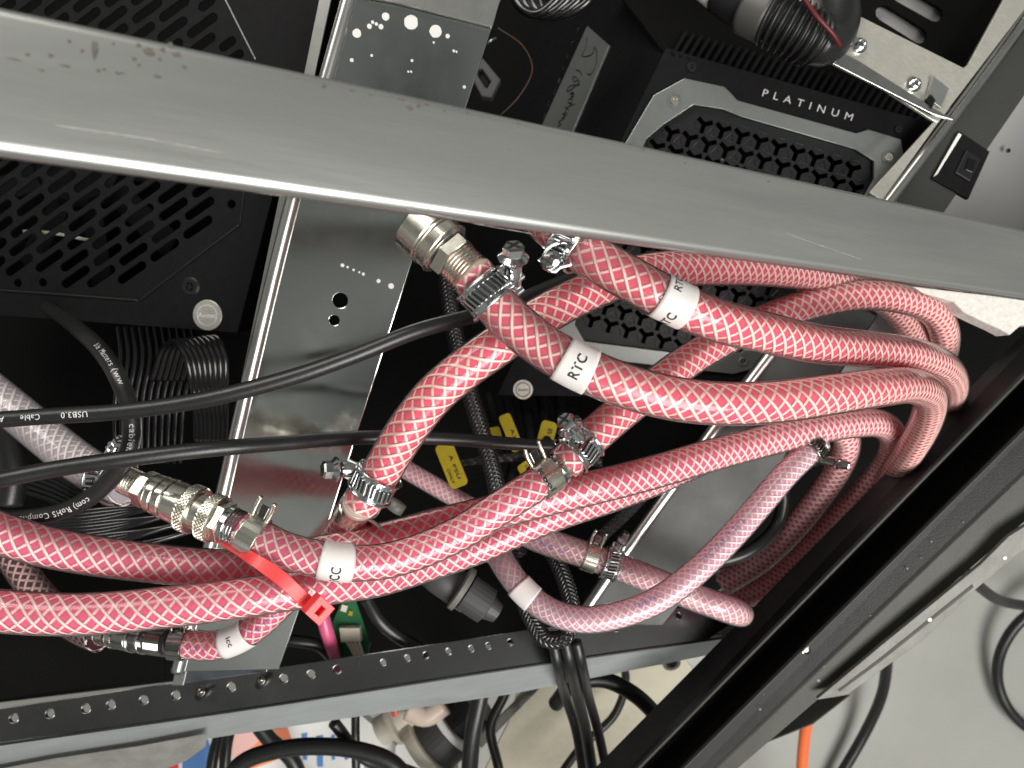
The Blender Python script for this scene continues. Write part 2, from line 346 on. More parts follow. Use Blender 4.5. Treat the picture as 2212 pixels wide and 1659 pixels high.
# steel upright left of centre
fp = Frame((765, 0, .388), (1080, 0, .392), (480, 1130, .418))
post = empty('steel_upright', fp.pt(800, 600), 'polished steel upright with paint spots and bolt holes, behind the crossbar', 'post')
hole = lambda fr, u, v, r: disc2(fr.at(u, v), m_px(r, .43))
plate('upright_face', fp, [(795, -120), (1118, -120), (1080, 0), (1005, 230), (915, 480), (700, 1155), (600, 1445), (395, 1450), (480, 1130), (548, 830), (645, 430), (765, 0)], M['post'], post,
      holes=[hole(fp, 735, 649, 17), hole(fp, 722, 692, 12), hole(fp, 720, 90, 2)], th=.0018, bevel=.0004)
A, B, C_ = fp.at(790, -120), fp.at(760, 0), fp.at(395, 1440)
for off, rr, nm, mt in ((-.0035, .0040, 'rolled_edge', M['post_edge']),):
    pth = Path([fp.pt(786, -120), fp.pt(753, 0), fp.pt(633, 430), fp.pt(536, 830), fp.pt(466, 1130), fp.pt(384, 1450)], raw=True)
    tube(nm, pth, rr, mt, post, nseg=14)
plate('flange_strip', Frame((690, 0, .392), (715, 0, .392), (500, 1130, .424)), [(722, -120), (748, -120), (714, 0), (620, 430), (535, 830), (500, 1000), (476, 1140), (395, 1480), (372, 1480), (462, 1120), (487, 1000), (520, 830), (603, 430), (690, 0)], M['post_edge'], post, th=.0015, bevel=.0002)
plate('cap_plate', fp, [(772, -120), (1100, -120), (1080, 0), (1062, 62), (850, 8), (768, -6)], M['post_edge'], post, z=.0035, th=.002, bevel=.0003)
for (u, v, r) in [(888, 48, 13), (941, 68, 11.5), (833, 36, 7), (771, 72, 8), (798, 57, 4.5), (823, 58, 4.5), (813, 52, 3), (967, 78, 4), (805, 48, 3), (1012, 10, 4), (995, 2, 3), (937, 92, 2), (760, 130, 3.5), (803, 120, 2.5), (890, 131, 2.6), (980, 110, 2.4), (986, 112, 2), (1017, 45, 3), (1026, 46, 3), (882, 155, 2), (888, 155, 2), (1003, 188, 3),
                  (740, 573, 3.6), (751, 577, 2.4), (764, 583, 2.4), (776, 588, 2), (785, 592, 3), (818, 607, 4), (845, 618, 5.5)]:
    c = fp.at(u, v); k = m_px(1, .43); pts = [(c[0] + math.cos(t) * r * k * (1 + .12 * random.random()), c[1] + math.sin(t) * r * k * (1 + .12 * random.random())) for t in np.linspace(0, 2 * math.pi, 13)[:-1]]
    plate('paint_spot', fp, pts, M['bright'], post, th=.0003, z=.0003, px=False)

# right upright, wall panel, black plug
fq = Frame((1930, 430, .468), (2040, 450, .468), (1363, 1179, .476))
rp = empty('steel_upright', fq.pt(1990, 400), 'shiny steel upright at the right edge with a black plastic plug in it', 'post')
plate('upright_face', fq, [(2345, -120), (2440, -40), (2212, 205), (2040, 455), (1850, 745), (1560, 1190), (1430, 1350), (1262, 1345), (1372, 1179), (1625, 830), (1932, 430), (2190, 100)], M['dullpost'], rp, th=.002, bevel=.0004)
tube('rolled_edge', Path([fq.pt(2330, -130), fq.pt(2180, 85), fq.pt(1922, 430), fq.pt(1615, 830), fq.pt(1360, 1179), fq.pt(1245, 1345)], raw=True), .0042, M['post_edge'], rp, nseg=14)
plug = empty('plastic_plug', fq.pt(2080, 355), 'black square plastic plug set in the shiny right upright', 'plug')
plate('plug_frame', fq, [(2070, 288), (2132, 330), (2088, 428), (2012, 386)], M['blk'], plug, z=.002, th=.003, bevel=.0006)
plate('plug_tongue', fq, [(2082, 330), (2110, 348), (2088, 392), (2060, 375)], M['ridge'], plug, z=.0035, th=.003, bevel=.0008)
plate('plug_rim', fq, [(2066, 290), (2072, 294), (2020, 378), (2012, 384)], M['bright'], plug, z=.0026, th=.001)
plate('plug_bar', fq, [(2084, 346), (2098, 352), (2090, 376), (2077, 370)], M['wire'], plug, z=.0048, th=.001, bevel=.0002)
fw = Frame((2212, 190, .50), (2040, 460, .50), (2212, 600, .52))
pn = plate('side_panel', fw, [(2460, -120), (2230, 195), (2046, 470), (1860, 760), (1720, 980), (1900, 900), (2005, 660), (2100, 560), (2600, 300)], M['wall'], th=.003, z=-.006, label='pale grey side panel beyond the right steel upright', cat='panel', bevel=.0004)
scw = fw.pt(2180, 325)
def phillips(name, c, n, r, parent, mat, depth=.0012, hexsock=False, **k):
    n = unit(n); a = unit(np.cross(n, [.3, 1, .1])); b = np.cross(n, a); B = Buf()
    V, F = lathe(c - n * depth, n, [(0, r), (depth * .6, r), (depth, r * .8), (depth, r * .45), (depth * .5, r * .4), (depth * .5, .00001)], 20, cap=False); B.add(V, F)
    for d1, d2 in ((a, b), (b, a)): V, F = box(c - n * depth * .15, d1, d2, n, r * .36, r * .09, depth * .25); B.add(V, F)
    return B.mk(name, mat, parent, smooth=False, **k)
phillips('panel_screw', scw, fw.n, m_px(5, .5), None, M['dnick'], label='tiny recessed screw in the pale grey side panel', cat='screw')

# ================================================================ left power supply with slotted grille
fa = Frame((0, 680, .47), (512, 718, .455), (700, 0, .43))
ps = empty('power_supply', fa.pt(250, 450), 'matt black power supply with slanted vent slots, at the left', 'power supply')
slots = []
dirv = unit(fa.at(450, 360) - fa.at(300, 465)); prp = np.array([-dirv[1], dirv[0]])
sl, swd = m_px(40, .45), m_px(10.5, .45); px_, py_ = m_px(92, .45), m_px(31, .45)
org = fa.at(300, 465)
inner = [(-300, 605), (298, 636), (424, 540), (508, 478), (520, 400), (560, 160), (520, 60), (455, -60), (-300, -60)]
from mathutils.geometry import intersect_point_tri_2d
def inside(p, poly):
    r = False; n = len(poly)
    for i in range(n):
        a, b = poly[i], poly[(i + 1) % n]
        if (a[1] > p[1]) != (b[1] > p[1]) and p[0] < (b[0] - a[0]) * (p[1] - a[1]) / (b[1] - a[1]) + a[0]: r = not r
    return r
inn = [fa.at(*p) for p in inner]
def capsule(c, h, w, d, q, n=5):
    pts = []
    for s in (1, -1):
        for k in range(n + 1):
            t = -math.pi / 2 + math.pi * k / n
            pts.append(c + s * (d * (h - w + w * math.cos(t)) + q * w * math.sin(t)))
    return np.array(pts)
for i in range(-22, 22):
    for j in range(-9, 9):
        c = org + prp * py_ * i + dirv * (px_ * j + px_ * (i % 3) * .36 + (i % 2) * .002)
        for h in (sl, sl * .55, swd * 1.02):
            e1, e2 = c + dirv * (h + .0015), c - dirv * (h + .0015)
            if inside(e1, inn) and inside(e2, inn) and inside(c + prp * swd * 1.3, inn) and inside(c - prp * swd * 1.3, inn):
                slots.append(capsule(c, h, swd, dirv, prp)); break
plate('grille_panel', fa, [(-340, 655), (0, 680), (512, 718), (604, 360), (700, 0), (732, -130), (-340, -130)], M['blk'], ps, holes=slots, th=.0012, bevel=.00022)
rimp = Path([fa.pt(-300, 612, .0002), fa.pt(0, 627, .0002), fa.pt(300, 649, .0002)], raw=True); tube('pressed_rib', rimp, .0008, M['ridge'], ps, nseg=8)
tube('pressed_rib', Path([fa.pt(302, 649, .0002), fa.pt(434, 548, .0002), fa.pt(518, 485, .0002)], raw=True), .0007, M['ridge'], ps, nseg=8)
tube('pressed_rib', Path([fa.pt(519, 484, .0002), fa.pt(523, 450, .0002), fa.pt(529, 405, .0002)], raw=True), .0005, M['ridge'], ps, nseg=8)
tube('pressed_rib', Path([fa.pt(480, -15, .0002), fa.pt(515, 55, .0002), fa.pt(552, 128, .0002)], raw=True), .0006, M['silver'], ps, nseg=8)
V = np.concatenate([fa.w([fa.at(*p) for p in [(-340, 652), (510, 716), (730, -130), (-340, -130)]], z) for z in (-.0016, -.075)])
mk('casing', V, [(0, 1, 5, 4), (1, 2, 6, 5), (4, 5, 6, 7), (3, 0, 4, 7)], M['blk2'], ps)
phillips('screw', fa.pt(411, 619, .0008), fa.n, m_px(21, .46), ps, M['ridge'], .002)
bd = mk('badge', *lathe(fa.pt(449, 681, 0), fa.n, [(0, m_px(33, .455)), (.0006, m_px(33, .455)), (.0008, m_px(32, .455)), (.0008, .0001)], 40), M['alu'], ps)
V, F = lathe(fa.pt(449, 681, .0009), fa.n, [(0, m_px(23, .455)), (.0001, m_px(23, .455)), (.0001, m_px(21.5, .455)), (0, m_px(21.5, .455))], 40, cap=False); mk('badge_ring', V, F, M['white'], bd)
text_plane(fa, 'Antec', (429, 686), (470, 687), m_px(11, .455), M['white'], bd, z=.001, off=.01)
# parts behind the slots
mk('fan_hub', *lathe(fa.pt(120, 330, -.03), fa.n, [(0, .03), (.012, .03), (.014, .027), (.014, .0001)], 40), M['blk'], ps)
for k in range(9):
    t = k * 2 * math.pi / 9; d1 = fa.ex * math.cos(t) + fa.ey * math.sin(t); d2 = np.cross(fa.n, d1)
    V, F = box(fa.pt(120, 330, -.026) + d1 * .055, d1, unit(d2 + fa.n * .5), unit(fa.n - d2 * .5), .026, .011, .0008); mk('fan_blade', V, F, M['ridge'], ps)
tube('pale_wire', Path([fa.pt(20, 495, -.012), fa.pt(90, 500, -.010), fa.pt(165, 515, -.012)], raw=True), .0011, M['cream'], ps, nseg=8)

# ================================================================ right power supply
fb = Frame((1440, 105, .485), (2040, 275, .485), (1085, 850, .525))
pb = empty('power_supply', fb.pt(1600, 450), 'black power supply with silver bezel and PLATINUM lettering, upper right', 'power supply')
plo = [(1440, 105), (2045, 276), (1640, 838), (1590, 858), (1075, 853)]
bez_o = [(1340, 330), (1412, 208), (1478, 172), (1562, 190), (1577, 204), (1590, 219), (1846, 290), (1873, 282), (1942, 303), (1950, 352), (1905, 428), (1690, 735), (1640, 790), (1583, 806), (1480, 795), (1225, 765), (1195, 700), (1215, 610)]
bez_i = [(1395, 300), (1430, 270), (1497, 226), (1560, 236), (1600, 252), (1845, 322), (1886, 348), (1886, 388), (1868, 420), (1660, 718), (1600, 762), (1500, 768), (1262, 738), (1240, 700), (1255, 620)]
plate('front_panel', fb, plo, M['blk'], pb, holes=[bez_i], th=.0015, bevel=.0004)
plate('silver_bezel', fb, bez_o, M['silver'], pb, holes=[bez_i], z=.0022, th=.0018, bevel=.00035)
# tri-lobed hole grille
gi = [fb.at(*p) for p in bez_i]; cg = np.mean(gi, 0); gis = [cg + (p - cg) * 1.0 for p in gi]
hx = fb.at(1640, 300) - fb.at(1600, 288); hx = unit(hx); hy = np.array([-hx[1], hx[0]]); ps_ = m_px(42, .49)
cells = []; ridges = []
def ylobe(c, r, w, rot):
    pts = []
    for k in range(3):
        t = rot + k * 2 * math.pi / 3; d = hx * math.cos(t) + hy * math.sin(t); q = -hx * math.sin(t) + hy * math.cos(t)
        pts += [c + d * r - q * w, c + d * r + q * w]
        t2 = t + math.pi / 3; d2 = hx * math.cos(t2) + hy * math.sin(t2); pts.append(c + d2 * w * 1.15)
    return np.array(pts)
for i in range(-14, 15):
    for j in range(-16, 17):
        c = cg + hx * ps_ * (i + .5 * (j % 2)) + hy * ps_ * .866 * j
        if all(inside(c + .0055 * (hx * math.cos(a) + hy * math.sin(a)), gis) for a in np.linspace(0, 6.28, 7)):
            cells.append(ylobe(c, ps_ * .46, ps_ * .12, .5)); ridges.append(c)
plate('grille_panel', fb, [cg + (p - cg) * 1.03 for p in gis], M['ridge'], pb, holes=cells, z=-.0018, th=.0012, px=False)
B = Buf()
for c in ridges:
    for k in range(3):
        t = .5 + math.pi / 3 + k * 2 * math.pi / 3
        arc = [c + ps_ * .50 * (hx * math.cos(t + a) + hy * math.sin(t + a)) * (1 - .16 * math.cos(a * 3)) for a in np.linspace(-.5, .5, 4)]
        pth = fb.w(arc, -.0016)
        Np = np.tile(fb.n, (4, 1)); Tt = np.gradient(pth, axis=0); Bt = np.cross(Tt / np.linalg.norm(Tt, axis=1)[:, None], Np); V, F = ring_tube(pth, Np, Bt, .00045, 4); B.add(V, F)
B.mk('grille_ridges', pm('grille_edge', (.022, .022, .024), .35), pb, kind='stuff', smooth=True)
V = np.concatenate([fb.w([fb.at(*p) for p in plo], z) for z in (-.002, -.07)]); n = len(plo)
mk('casing', V, [(i, (i + 1) % n, (i + 1) % n + n, i + n) for i in range(n) if i != n - 1] + [tuple(range(n, 2 * n))], M['blk2'], pb)
for (u, v, r, mt) in [(1456, 219, 14, 'nick'), (1916, 341, 13, 'nick'), (1602, 778, 11, 'nick'), (1494, 145, 15, 'ridge'), (1940, 280, 12, 'ridge')]:
    mk('screw_recess', *lathe(fb.pt(u, v, -.001 if mt == 'ridge' else .0022), fb.n, [(0, m_px(r * 1.12, .49)), (.0006, m_px(r * 1.12, .49)), (.0006, m_px(r * .95, .49)), (.0001, m_px(r * .9, .49)), (.0001, .0001)], 24), M['silver' if mt == 'nick' else 'blk'], pb)
    phillips('screw', fb.pt(u, v, .0032 if mt == 'nick' else .0014), fb.n, m_px(r * .72, .49), pb, M[mt], .0012)
text_plane(fb, 'PLATINUM', (1645, 208), (1838, 262), m_px(15, .485), M['white'], pb, z=.0009, space=1.9, off=0)
bd = mk('badge', *lathe(fb.pt(1130, 841, .0006), fb.n, [(0, m_px(20, .555)), (.0006, m_px(20, .555)), (.0006, .0001)], 32), M['alu'], pb)
V, F = lathe(fb.pt(1130, 841, .0014), fb.n, [(0, m_px(15, .555)), (.0001, m_px(15, .555)), (.0001, m_px(13.5, .555)), (0, m_px(13.5, .555))], 32, cap=False); mk('badge_ring', V, F, M['ridge'], bd)
text_plane(fb, 'Antec', (1119, 845), (1142, 843), m_px(6, .555), M['ridge'], bd, z=.0015)
# left side face with the plate
fs = Frame((1440, 105, .485), (1075, 853, .56), (1300, 20, .555))
plate('side_panel', fs, [(1440, 104), (1300, -60), (1180, -60), (1000, 480), (985, 700), (1075, 852)], M['blk'], pb, th=.0012, z=-.0006, bevel=.0003)
bd2 = plate('name_plate', fs, [(1270, 58), (1317, 100), (1220, 330), (1160, 300)], M['silver'], pb, th=.0012, z=.001, bevel=.0002)
# hand-written word, as inked strokes
def strokes(fr, loops, r, mat, parent, z):
    for lp in loops:
        tube('ink_stroke', Path([fr.pt(u, v, z) for u, v in lp], raw=True, step=.0008), r, mat, parent, nseg=6)
Z = lambda L: [(713 + x * .3472, y * .3472) for x, y in L]
strokes(fs, [Z([(1605, 240), (1600, 300), (1575, 350), (1640, 340), (1655, 300), (1668, 350), (1655, 430), (1625, 470), (1608, 460)]),
             Z([(1540, 440), (1565, 450), (1575, 475)]),
             Z([(1545, 490), (1520, 480), (1528, 515), (1550, 500), (1560, 530), (1500, 540), (1480, 570), (1510, 560), (1555, 520)]),
             Z([(1520, 575), (1500, 590), (1530, 585), (1505, 610), (1525, 605)]), Z([(1520, 625), (1495, 620), (1490, 645), (1515, 640), (1500, 655)]),
             Z([(1530, 650), (1480, 680), (1470, 720), (1485, 715)]), Z([(1495, 690), (1470, 668)]),
             Z([(1480, 700), (1455, 715), (1475, 725), (1450, 742), (1465, 745)]), Z([(1450, 750), (1430, 765), (1445, 775), (1425, 790)])], .00038, M['ink'], bd2, .0013)
for ch, (u, v) in zip('PLATINUM', [(1543, 190), (1508, 275), (1480, 355), (1450, 430), (1425, 505), (1396, 575), (1362, 645), (1335, 725)]):
    a = Z([(u, v - 14)])[0]; b = Z([(u - 6, v + 14)])[0]; text_plane(fs, ch, a, b, m_px(6, .49), M['duct'], pb, z=.0004)

# ================================================================ top right bracket frame and vented box
fc = Frame((1600, 0, .44), (2030, 250, .45), (2155, 0, .45))
br = empty('sheet_metal_bracket', fc.pt(1950, 200), 'scratched bare aluminium bracket with small bolts, in the top right corner', 'bracket')
plate('bracket_face', fc, [(1580, -60), (1930, -60), (2300, -150), (2212, 20), (2040, 245), (1905, 432), (1880, 415), (2020, 262), (1985, 240), (1760, 95), (1590, -20)], M['alu'], br,
      holes=[[(1700, -110 + 60), (1770, -8), (2082, 148), (2092, 140), (2185, -30), (2190, -70)]], th=.0016, bevel=.0003)
plate('bracket_leg', fc, [(1585, 0), (1850, 140), (2045, 262), (2005, 250), (1745, 118), (1575, 20)], M['post_edge'], br, z=.004, th=.0015, bevel=.0003)
for (u, v) in [(1855, 100), (1972, 184)]:
    b_ = mk('bolt', *lathe(fc.pt(u, v, 0), fc.n, [(0, m_px(17, .44)), (.001, m_px(17, .44)), (.0012, m_px(11, .44)), (.004, m_px(11, .44)), (.0045, m_px(8, .44)), (.003, m_px(6, .44)), (.003, .0001)], 24), M['zinc'], br)
plate('clip', fc, [(2010, 170), (2042, 195), (2025, 235), (1998, 215)], M['silver'], br, z=.003, th=.002, bevel=.0004)
plate('clip_tab', fc, [(1990, 222), (2000, 210), (2010, 222), (2002, 240)], M['blk'], br, z=.005, th=.002)
fv = Frame((1770, 0, .50), (2080, 140, .50), (2155, 0, .50))
vb = empty('vented_box', fv.pt(1950, 30), 'black box with two rounded slots seen through the corner bracket', 'box')
cap = lambda a, b, w: capsule((fv.at(*a) + fv.at(*b)) / 2, np.linalg.norm(fv.at(*a) - fv.at(*b)) / 2, m_px(w, .5), unit(fv.at(*b) - fv.at(*a)), (lambda d: np.array([-d[1], d[0]]))(unit(fv.at(*b) - fv.at(*a))))
plate('box_face', fv, [(1600, -120), (1640, 10), (2090, 235), (2300, -100)], M['blk2'], vb, holes=[cap((1900, 12), (2008, 80), 17), cap((1935, -28), (2043, 32), 17)], th=.003, z=-.004)
plate('box_back', fv, [(1500, -220), (1540, 10), (2110, 285), (2400, -150)], M['wall'], vb, th=.001, z=-.012)

# ================================================================ ribbed black strip behind PLATINUM panel, corrugated conduit
ft = Frame((1500, 40, .50), (2020, 250, .50), (1480, 110, .485))
rs = empty('heat_sink', ft.pt(1750, 120), 'black ribbed metal strip above the PLATINUM power supply', 'heat sink')
plate('base_plate', ft, [(1300, -80), (1500, -90), (2060, 215), (2030, 272), (1440, 104)], M['blk2'], rs, th=.002, z=-.004)
for k in range(34):
    u = 1455 + k * 16.5; t = (u - 1440) / 600
    p0 = np.array(ft.pt(u, 108 + t * 168, -.002)); p1 = np.array(ft.pt(u + 30, 60 + t * 168, -.002)); d = unit(p1 - p0)
    V, F = box((p0 + p1) / 2, d, np.cross(ft.n, d), ft.n, np.linalg.norm(p1 - p0) / 2, .0011, .0005); mk('fin', V, F, M['blk'], rs)
cd = empty('corrugated_conduit', P(1740, 60, .43), 'black corrugated cable conduit with grey collar and red stripe, top right', 'conduit')
cp = Path([(1500, -70, .45), (1590, 0, .44), (1680, 45, .43), (1750, 80, .43), (1782, 90, .435), (1806, 45, .44), (1790, -70, .45)], step=.0008)
sA, sB, sC = cp.near(1620, 15), cp.near(1665, 40), cp.near(1760, 84)
tube('sleeve_label', cp, .0125, M['bright'], cd, s0=.0, s1=cp.near(1560, -15), nseg=24)
tube('black_sleeve', cp, .0135, M['ridge'], cd, s0=cp.near(1560, -15), s1=sA, nseg=24)
tube('collar', cp, .0155, M['duct'], cd, s0=sA, s1=sB, nseg=24)
t = np.linspace(sB, sC, 70); C, T, N, B_ = cp.at(t); V, F = ring_tube(C, N, B_, .0150 + .0016 * np.sin((t - sB) / .0036 * 2 * np.pi), 28, True); mk('corrugated_hose', V, F, M['rubber'], cd, smooth=True)
t = np.linspace(sC, cp.L, 30); C, T, N, B_ = cp.at(t); V, F = ring_tube(C, N, B_, .0135, 24, True); mk('plain_hose', V, F, M['rubber'], cd, smooth=True)
tube('red_stripe', Path([(1720, -30, .41), (1760, 30, .408), (1800, 75, .412), (1815, 100, .418)]), .0014, pm('dark_red', (.09, .008, .012), .5), cd, nseg=8)

# ================================================================ lower perforated rail
fr_ = Frame((0, 1530, .46), (1100, 1372, .50), (0, 1600, .455))
rail = empty('perforated_rail', fr_.pt(700, 1460), 'dark steel rack rail with a row of round holes, along the bottom', 'rack rail')
hl = [(-45, 1563), (30, 1552), (108, 1542), (186, 1531), (240, 1522), (311, 1512), (380, 1502), (500, 1484), (613, 1465), (672, 1456), (728, 1446), (828, 1431), (880, 1421), (920, 1415), (969, 1407), (1018, 1401), (1055, 1395), (1102, 1387), (1330, 1357), (1396, 1342), (1432, 1336), (1466, 1330)]
topf = [(-1100, 1694), (0, 1532), (360, 1478), (700, 1428), (1100, 1368), (1540, 1303), (1600, 1335), (1520, 1386), (1100, 1443), (500, 1535), (0, 1603), (-1100, 1762)]
plate('top_flange', fr_, topf, M['flange'], rail, holes=[disc2(fr_.at(*h), m_px(9.5 if h[0] < 800 else 7.5, .47), 18) for h in hl], th=.0022, bevel=.0003)
for (u, v) in hl:
    r = m_px(9.8 if u < 800 else 7.8, .47); V, F = lathe(fr_.pt(u, v, .0001), -fr_.n, [(0, r * 1.12), (-.0003, r * 1.05), (-.0002, r * .95), (.003, r * .93)], 18, cap=False); mk('hole_rim', V, F, M['dnick'], rail, smooth=True)
# side face: a vertical-ish face below the flange, hanging downwards from the flange edge
e0, e1, e2 = fr_.pt(-1100, 1761), fr_.pt(500, 1536), fr_.pt(1560, 1378)
sd = [P(-1100, 1838, .455), P(500, 1588, .495), P(1545, 1412, .525)]
eA = [e0, e1, fr_.pt(1100, 1444), e2]; eB = [sd[0], sd[1], P(1100, 1500, .512), sd[2]]
V = []; 
for a, b in zip(eA, eB): V += [a, b, b + np.array([0, .002, -.001]), a + np.array([0, .002, -.001])]
F = [(4 * i + j, 4 * i + (j + 1) % 4, 4 * i + 4 + (j + 1) % 4, 4 * i + 4 + j) for i in range(3) for j in range(4)]
mk('side_face', V, F, M['galvside'], rail)
tube('bright_edge', Path([e0 + .0004 * UP, e1 + .0004 * UP, fr_.pt(1100, 1444) + .0004 * UP, e2], raw=True), .0009, M['rail'], rail, nseg=8)
for (u, v) in [(430, 1505), (560, 1480)]:
    ax = unit(P(u + 14, v - 42, .44) - P(u, v, .465)); mk('pin', *lathe(fr_.pt(u, v), ax, [(0, .0027), (.012, .0027), (.0125, .0022), (.014, .0022), (.0145, .0014)], 16), M['dnick'], rail, smooth=True)
V, F = box(fr_.pt(775, 1428, .0005), unit(fr_.pt(768, 1455) - fr_.pt(782, 1415)), fr_.ex, fr_.n, .004, .0008, .0006); mk('slot_tab', V, F, M['ink'], rail)
plate('galvanised_bracket', fr_, [(388, 1326), (650, 1300), (632, 1335), (600, 1395), (575, 1450), (392, 1476)], M['galvp'], None, z=.0004, th=.0018, bevel=.0003, label='blue grey galvanised bracket plate under the small labelled hose', cat='bracket')
plate('slide_clip', fr_, [(500, 1400), (515, 1398), (505, 1432), (490, 1434)], M['zinc'], None, z=.001, th=.001, bevel=.0002, label='small bright metal clip on the blue grey bracket plate', cat='clip')
plate('black_tray', fr_, [(-1000, 1270), (350, 1370), (352, 1462), (-1000, 1650)], M['blk2'], None, z=-.003, th=.002, label='plain black tray at the lower left below the hoses', cat='tray')
plate('duct_tape', Frame((0, 1640, .47), (450, 1585, .485), (0, 1720, .50)), [(-120, 1672), (120, 1626), (300, 1600), (450, 1572), (446, 1600), (405, 1630), (360, 1648), (300, 1668), (240, 1700), (-120, 1790)], M['foil'], None, th=.0004, z=.004, label='wrinkled silver grey duct tape hanging at the bottom left corner', cat='tape')

# ================================================================ black diagonal rail at lower right
a0 = np.array([2300, 640.]); a1 = np.array([1230, 1720.])
bands = [((2300, 612), (1250, 1680), .43, 'rail'), ((2300, 705), (1312, 1690), .405, 'rail'), ((2300, 712), (1318, 1694), .42, 'blk2'), ((2300, 832), (1412, 1690), .415, 'rail'), ((2300, 838), (1440, 1660), .40, 'rail'),
         ((2300, 925), (1478, 1672), .40, 'blk2'), ((2300, 950), (1492, 1680), .43, 'railg'), ((2300, 1070), (1625, 1620), .44, 'railg')]
rr = empty('rack_frame_rail', P(1850, 1200, .42), 'black ridged rack frame rail running diagonally at the lower right', 'frame rail')
def strip(name, A, B, mat, parent, th=.004, nd=18):
    V = []
    for (a, da), (b, db) in ((A, B),): pass
    return None
edges = [((2330, 600, .455), (1225, 1720, .50)), ((2330, 690, .430), (1318, 1720, .475)), ((2330, 700, .445), (1326, 1720, .49)), ((2330, 806, .445), (1408, 1720, .49)), ((2330, 812, .425), (1415, 1720, .47)),
         ((2330, 900, .425), (1470, 1720, .47)), ((2330, 912, .45), (1480, 1720, .495)), ((2330, 1026, .455), (1440, 1792, .50))]
# cross-section strips share edges: a ridged profile, given depth by a folded back
nms = ['inner_face', 'groove_side', 'groove_floor', 'ridge_side', 'ridge_face', 'ridge_return', 'outer_face']
for i in range(7):
    (A0, A1), (B0, B1) = edges[i], edges[i + 1]
    ext = lambda a, b, k: b + (b - a) * k
    pts = [ext(P(*A1), P(*A0), .35), ext(P(*A0), P(*A1), .35), ext(P(*B0), P(*B1), .35), ext(P(*B1), P(*B0), .35)]; nn = unit(np.cross(pts[1] - pts[0], pts[3] - pts[0])); nn = nn if nn[2] > 0 else -nn
    V = pts + [p - nn * .0015 for p in pts]
    mk(nms[i], V, [(0, 1, 2, 3), (4, 7, 6, 5), (0, 4, 5, 1), (2, 6, 7, 3), (1, 5, 6, 2), (0, 3, 7, 4)], M['blk2' if i in (2,) else ('railg' if i == 6 else 'rail')], rr)
fx = Frame((2330, 900, .45), (1470, 1720, .495), (2330, 1070, .455))
tube('ridge_highlight', Path([P(2330, 691, .4285), P(1318, 1721, .4735)], raw=True), .0008, M['railg'], rr, nseg=8)  # paler tubes draw the highlight lines along both ridges
tube('ridge_highlight', Path([P(2330, 813, .4238), P(1415, 1721, .4688)], raw=True), .0007, M['railg'], rr, nseg=8)
fy = Frame((2330, 812, .425), (1415, 1720, .47), (2330, 900, .425))
mk('rivet_hole', *lathe(fy.pt(1741, 1404, .0002), fy.n, [(0, .0030), (.0007, .0028), (.0004, .0016), (-.0005, .0014), (-.0005, .0001)], 18), M['dnick'], rr)
for (u, v, a) in [(1768, 1470, 5), (1642, 1532, 4), (1960, 1228, 3), (1990, 1205, 2), (2012, 1170, 2.5), (1880, 1330, 2), (1780, 1440, 2), (1650, 1500, 2), (2080, 1128, 2)]:
    plate('chip', fy, list(disc2(fy.at(u, v), m_px(a * .7, .43), 7)), M['lip'], rr, th=.0001, z=.0003, px=False)
lipp = empty('grey_rail_lip', P(1970, 1330, .47), 'worn light grey metal lip along the outer edge of the black frame rail', 'rail lip')
fz = Frame((2212, 1150, .452), (1770, 1510, .475), (2212, 1210, .456))
plate('lip_face', fz, [(2330, 1065), (2180, 1160), (2120, 1220), (1905, 1395), (1770, 1508), (1830, 1500), (1990, 1385), (2110, 1270), (2200, 1195), (2330, 1110)], M['lip'], lipp, th=.002, bevel=.0004)
plate('lip_groove', fz, [(2100, 1262), (1900, 1422), (1810, 1490), (1813, 1494), (1903, 1428), (2103, 1268)], M['railg'], lipp, th=.0004, z=.0003)
for (u, v, r) in [(2008, 1338, 4.5), (2170, 1205, 4)]: plate('paint_fleck', fz, list(disc2(fz.at(u, v), m_px(r, .48), 9)), M['bright'], lipp, th=.0002, z=.0004, px=False)
plate('black_sill', Frame((1829, 1503, .50), (1565, 1614, .52), (1760, 1560, .50)), [(1835, 1500), (1760, 1512), (1560, 1614), (1640, 1608), (1755, 1562)], M['railg'], None, th=.002, label='black angled flap below the grey lip of the frame rail', cat='flap')
plate('tape_patch', fx, [(2031, 1109), (2175, 1030), (2186, 1046), (2160, 1066), (2120, 1105), (2055, 1155)], M['duct'], rr, th=.0004, z=.0012)
# felt block under the bar end
ff = Frame((2080, 650, .44), (2212, 680, .44), (2100, 700, .44))
pts = [(1960, 620), (2300, 660), (2290, 700), (2205, 700), (2182, 720), (2160, 708), (2120, 690), (2083, 672), (2062, 650)]
plate('felt_strip', ff, pts, M['felt'], None, th=.012, bevel=.0008, label='fuzzy white felt strip under the right end of the crossbar', cat='felt strip')

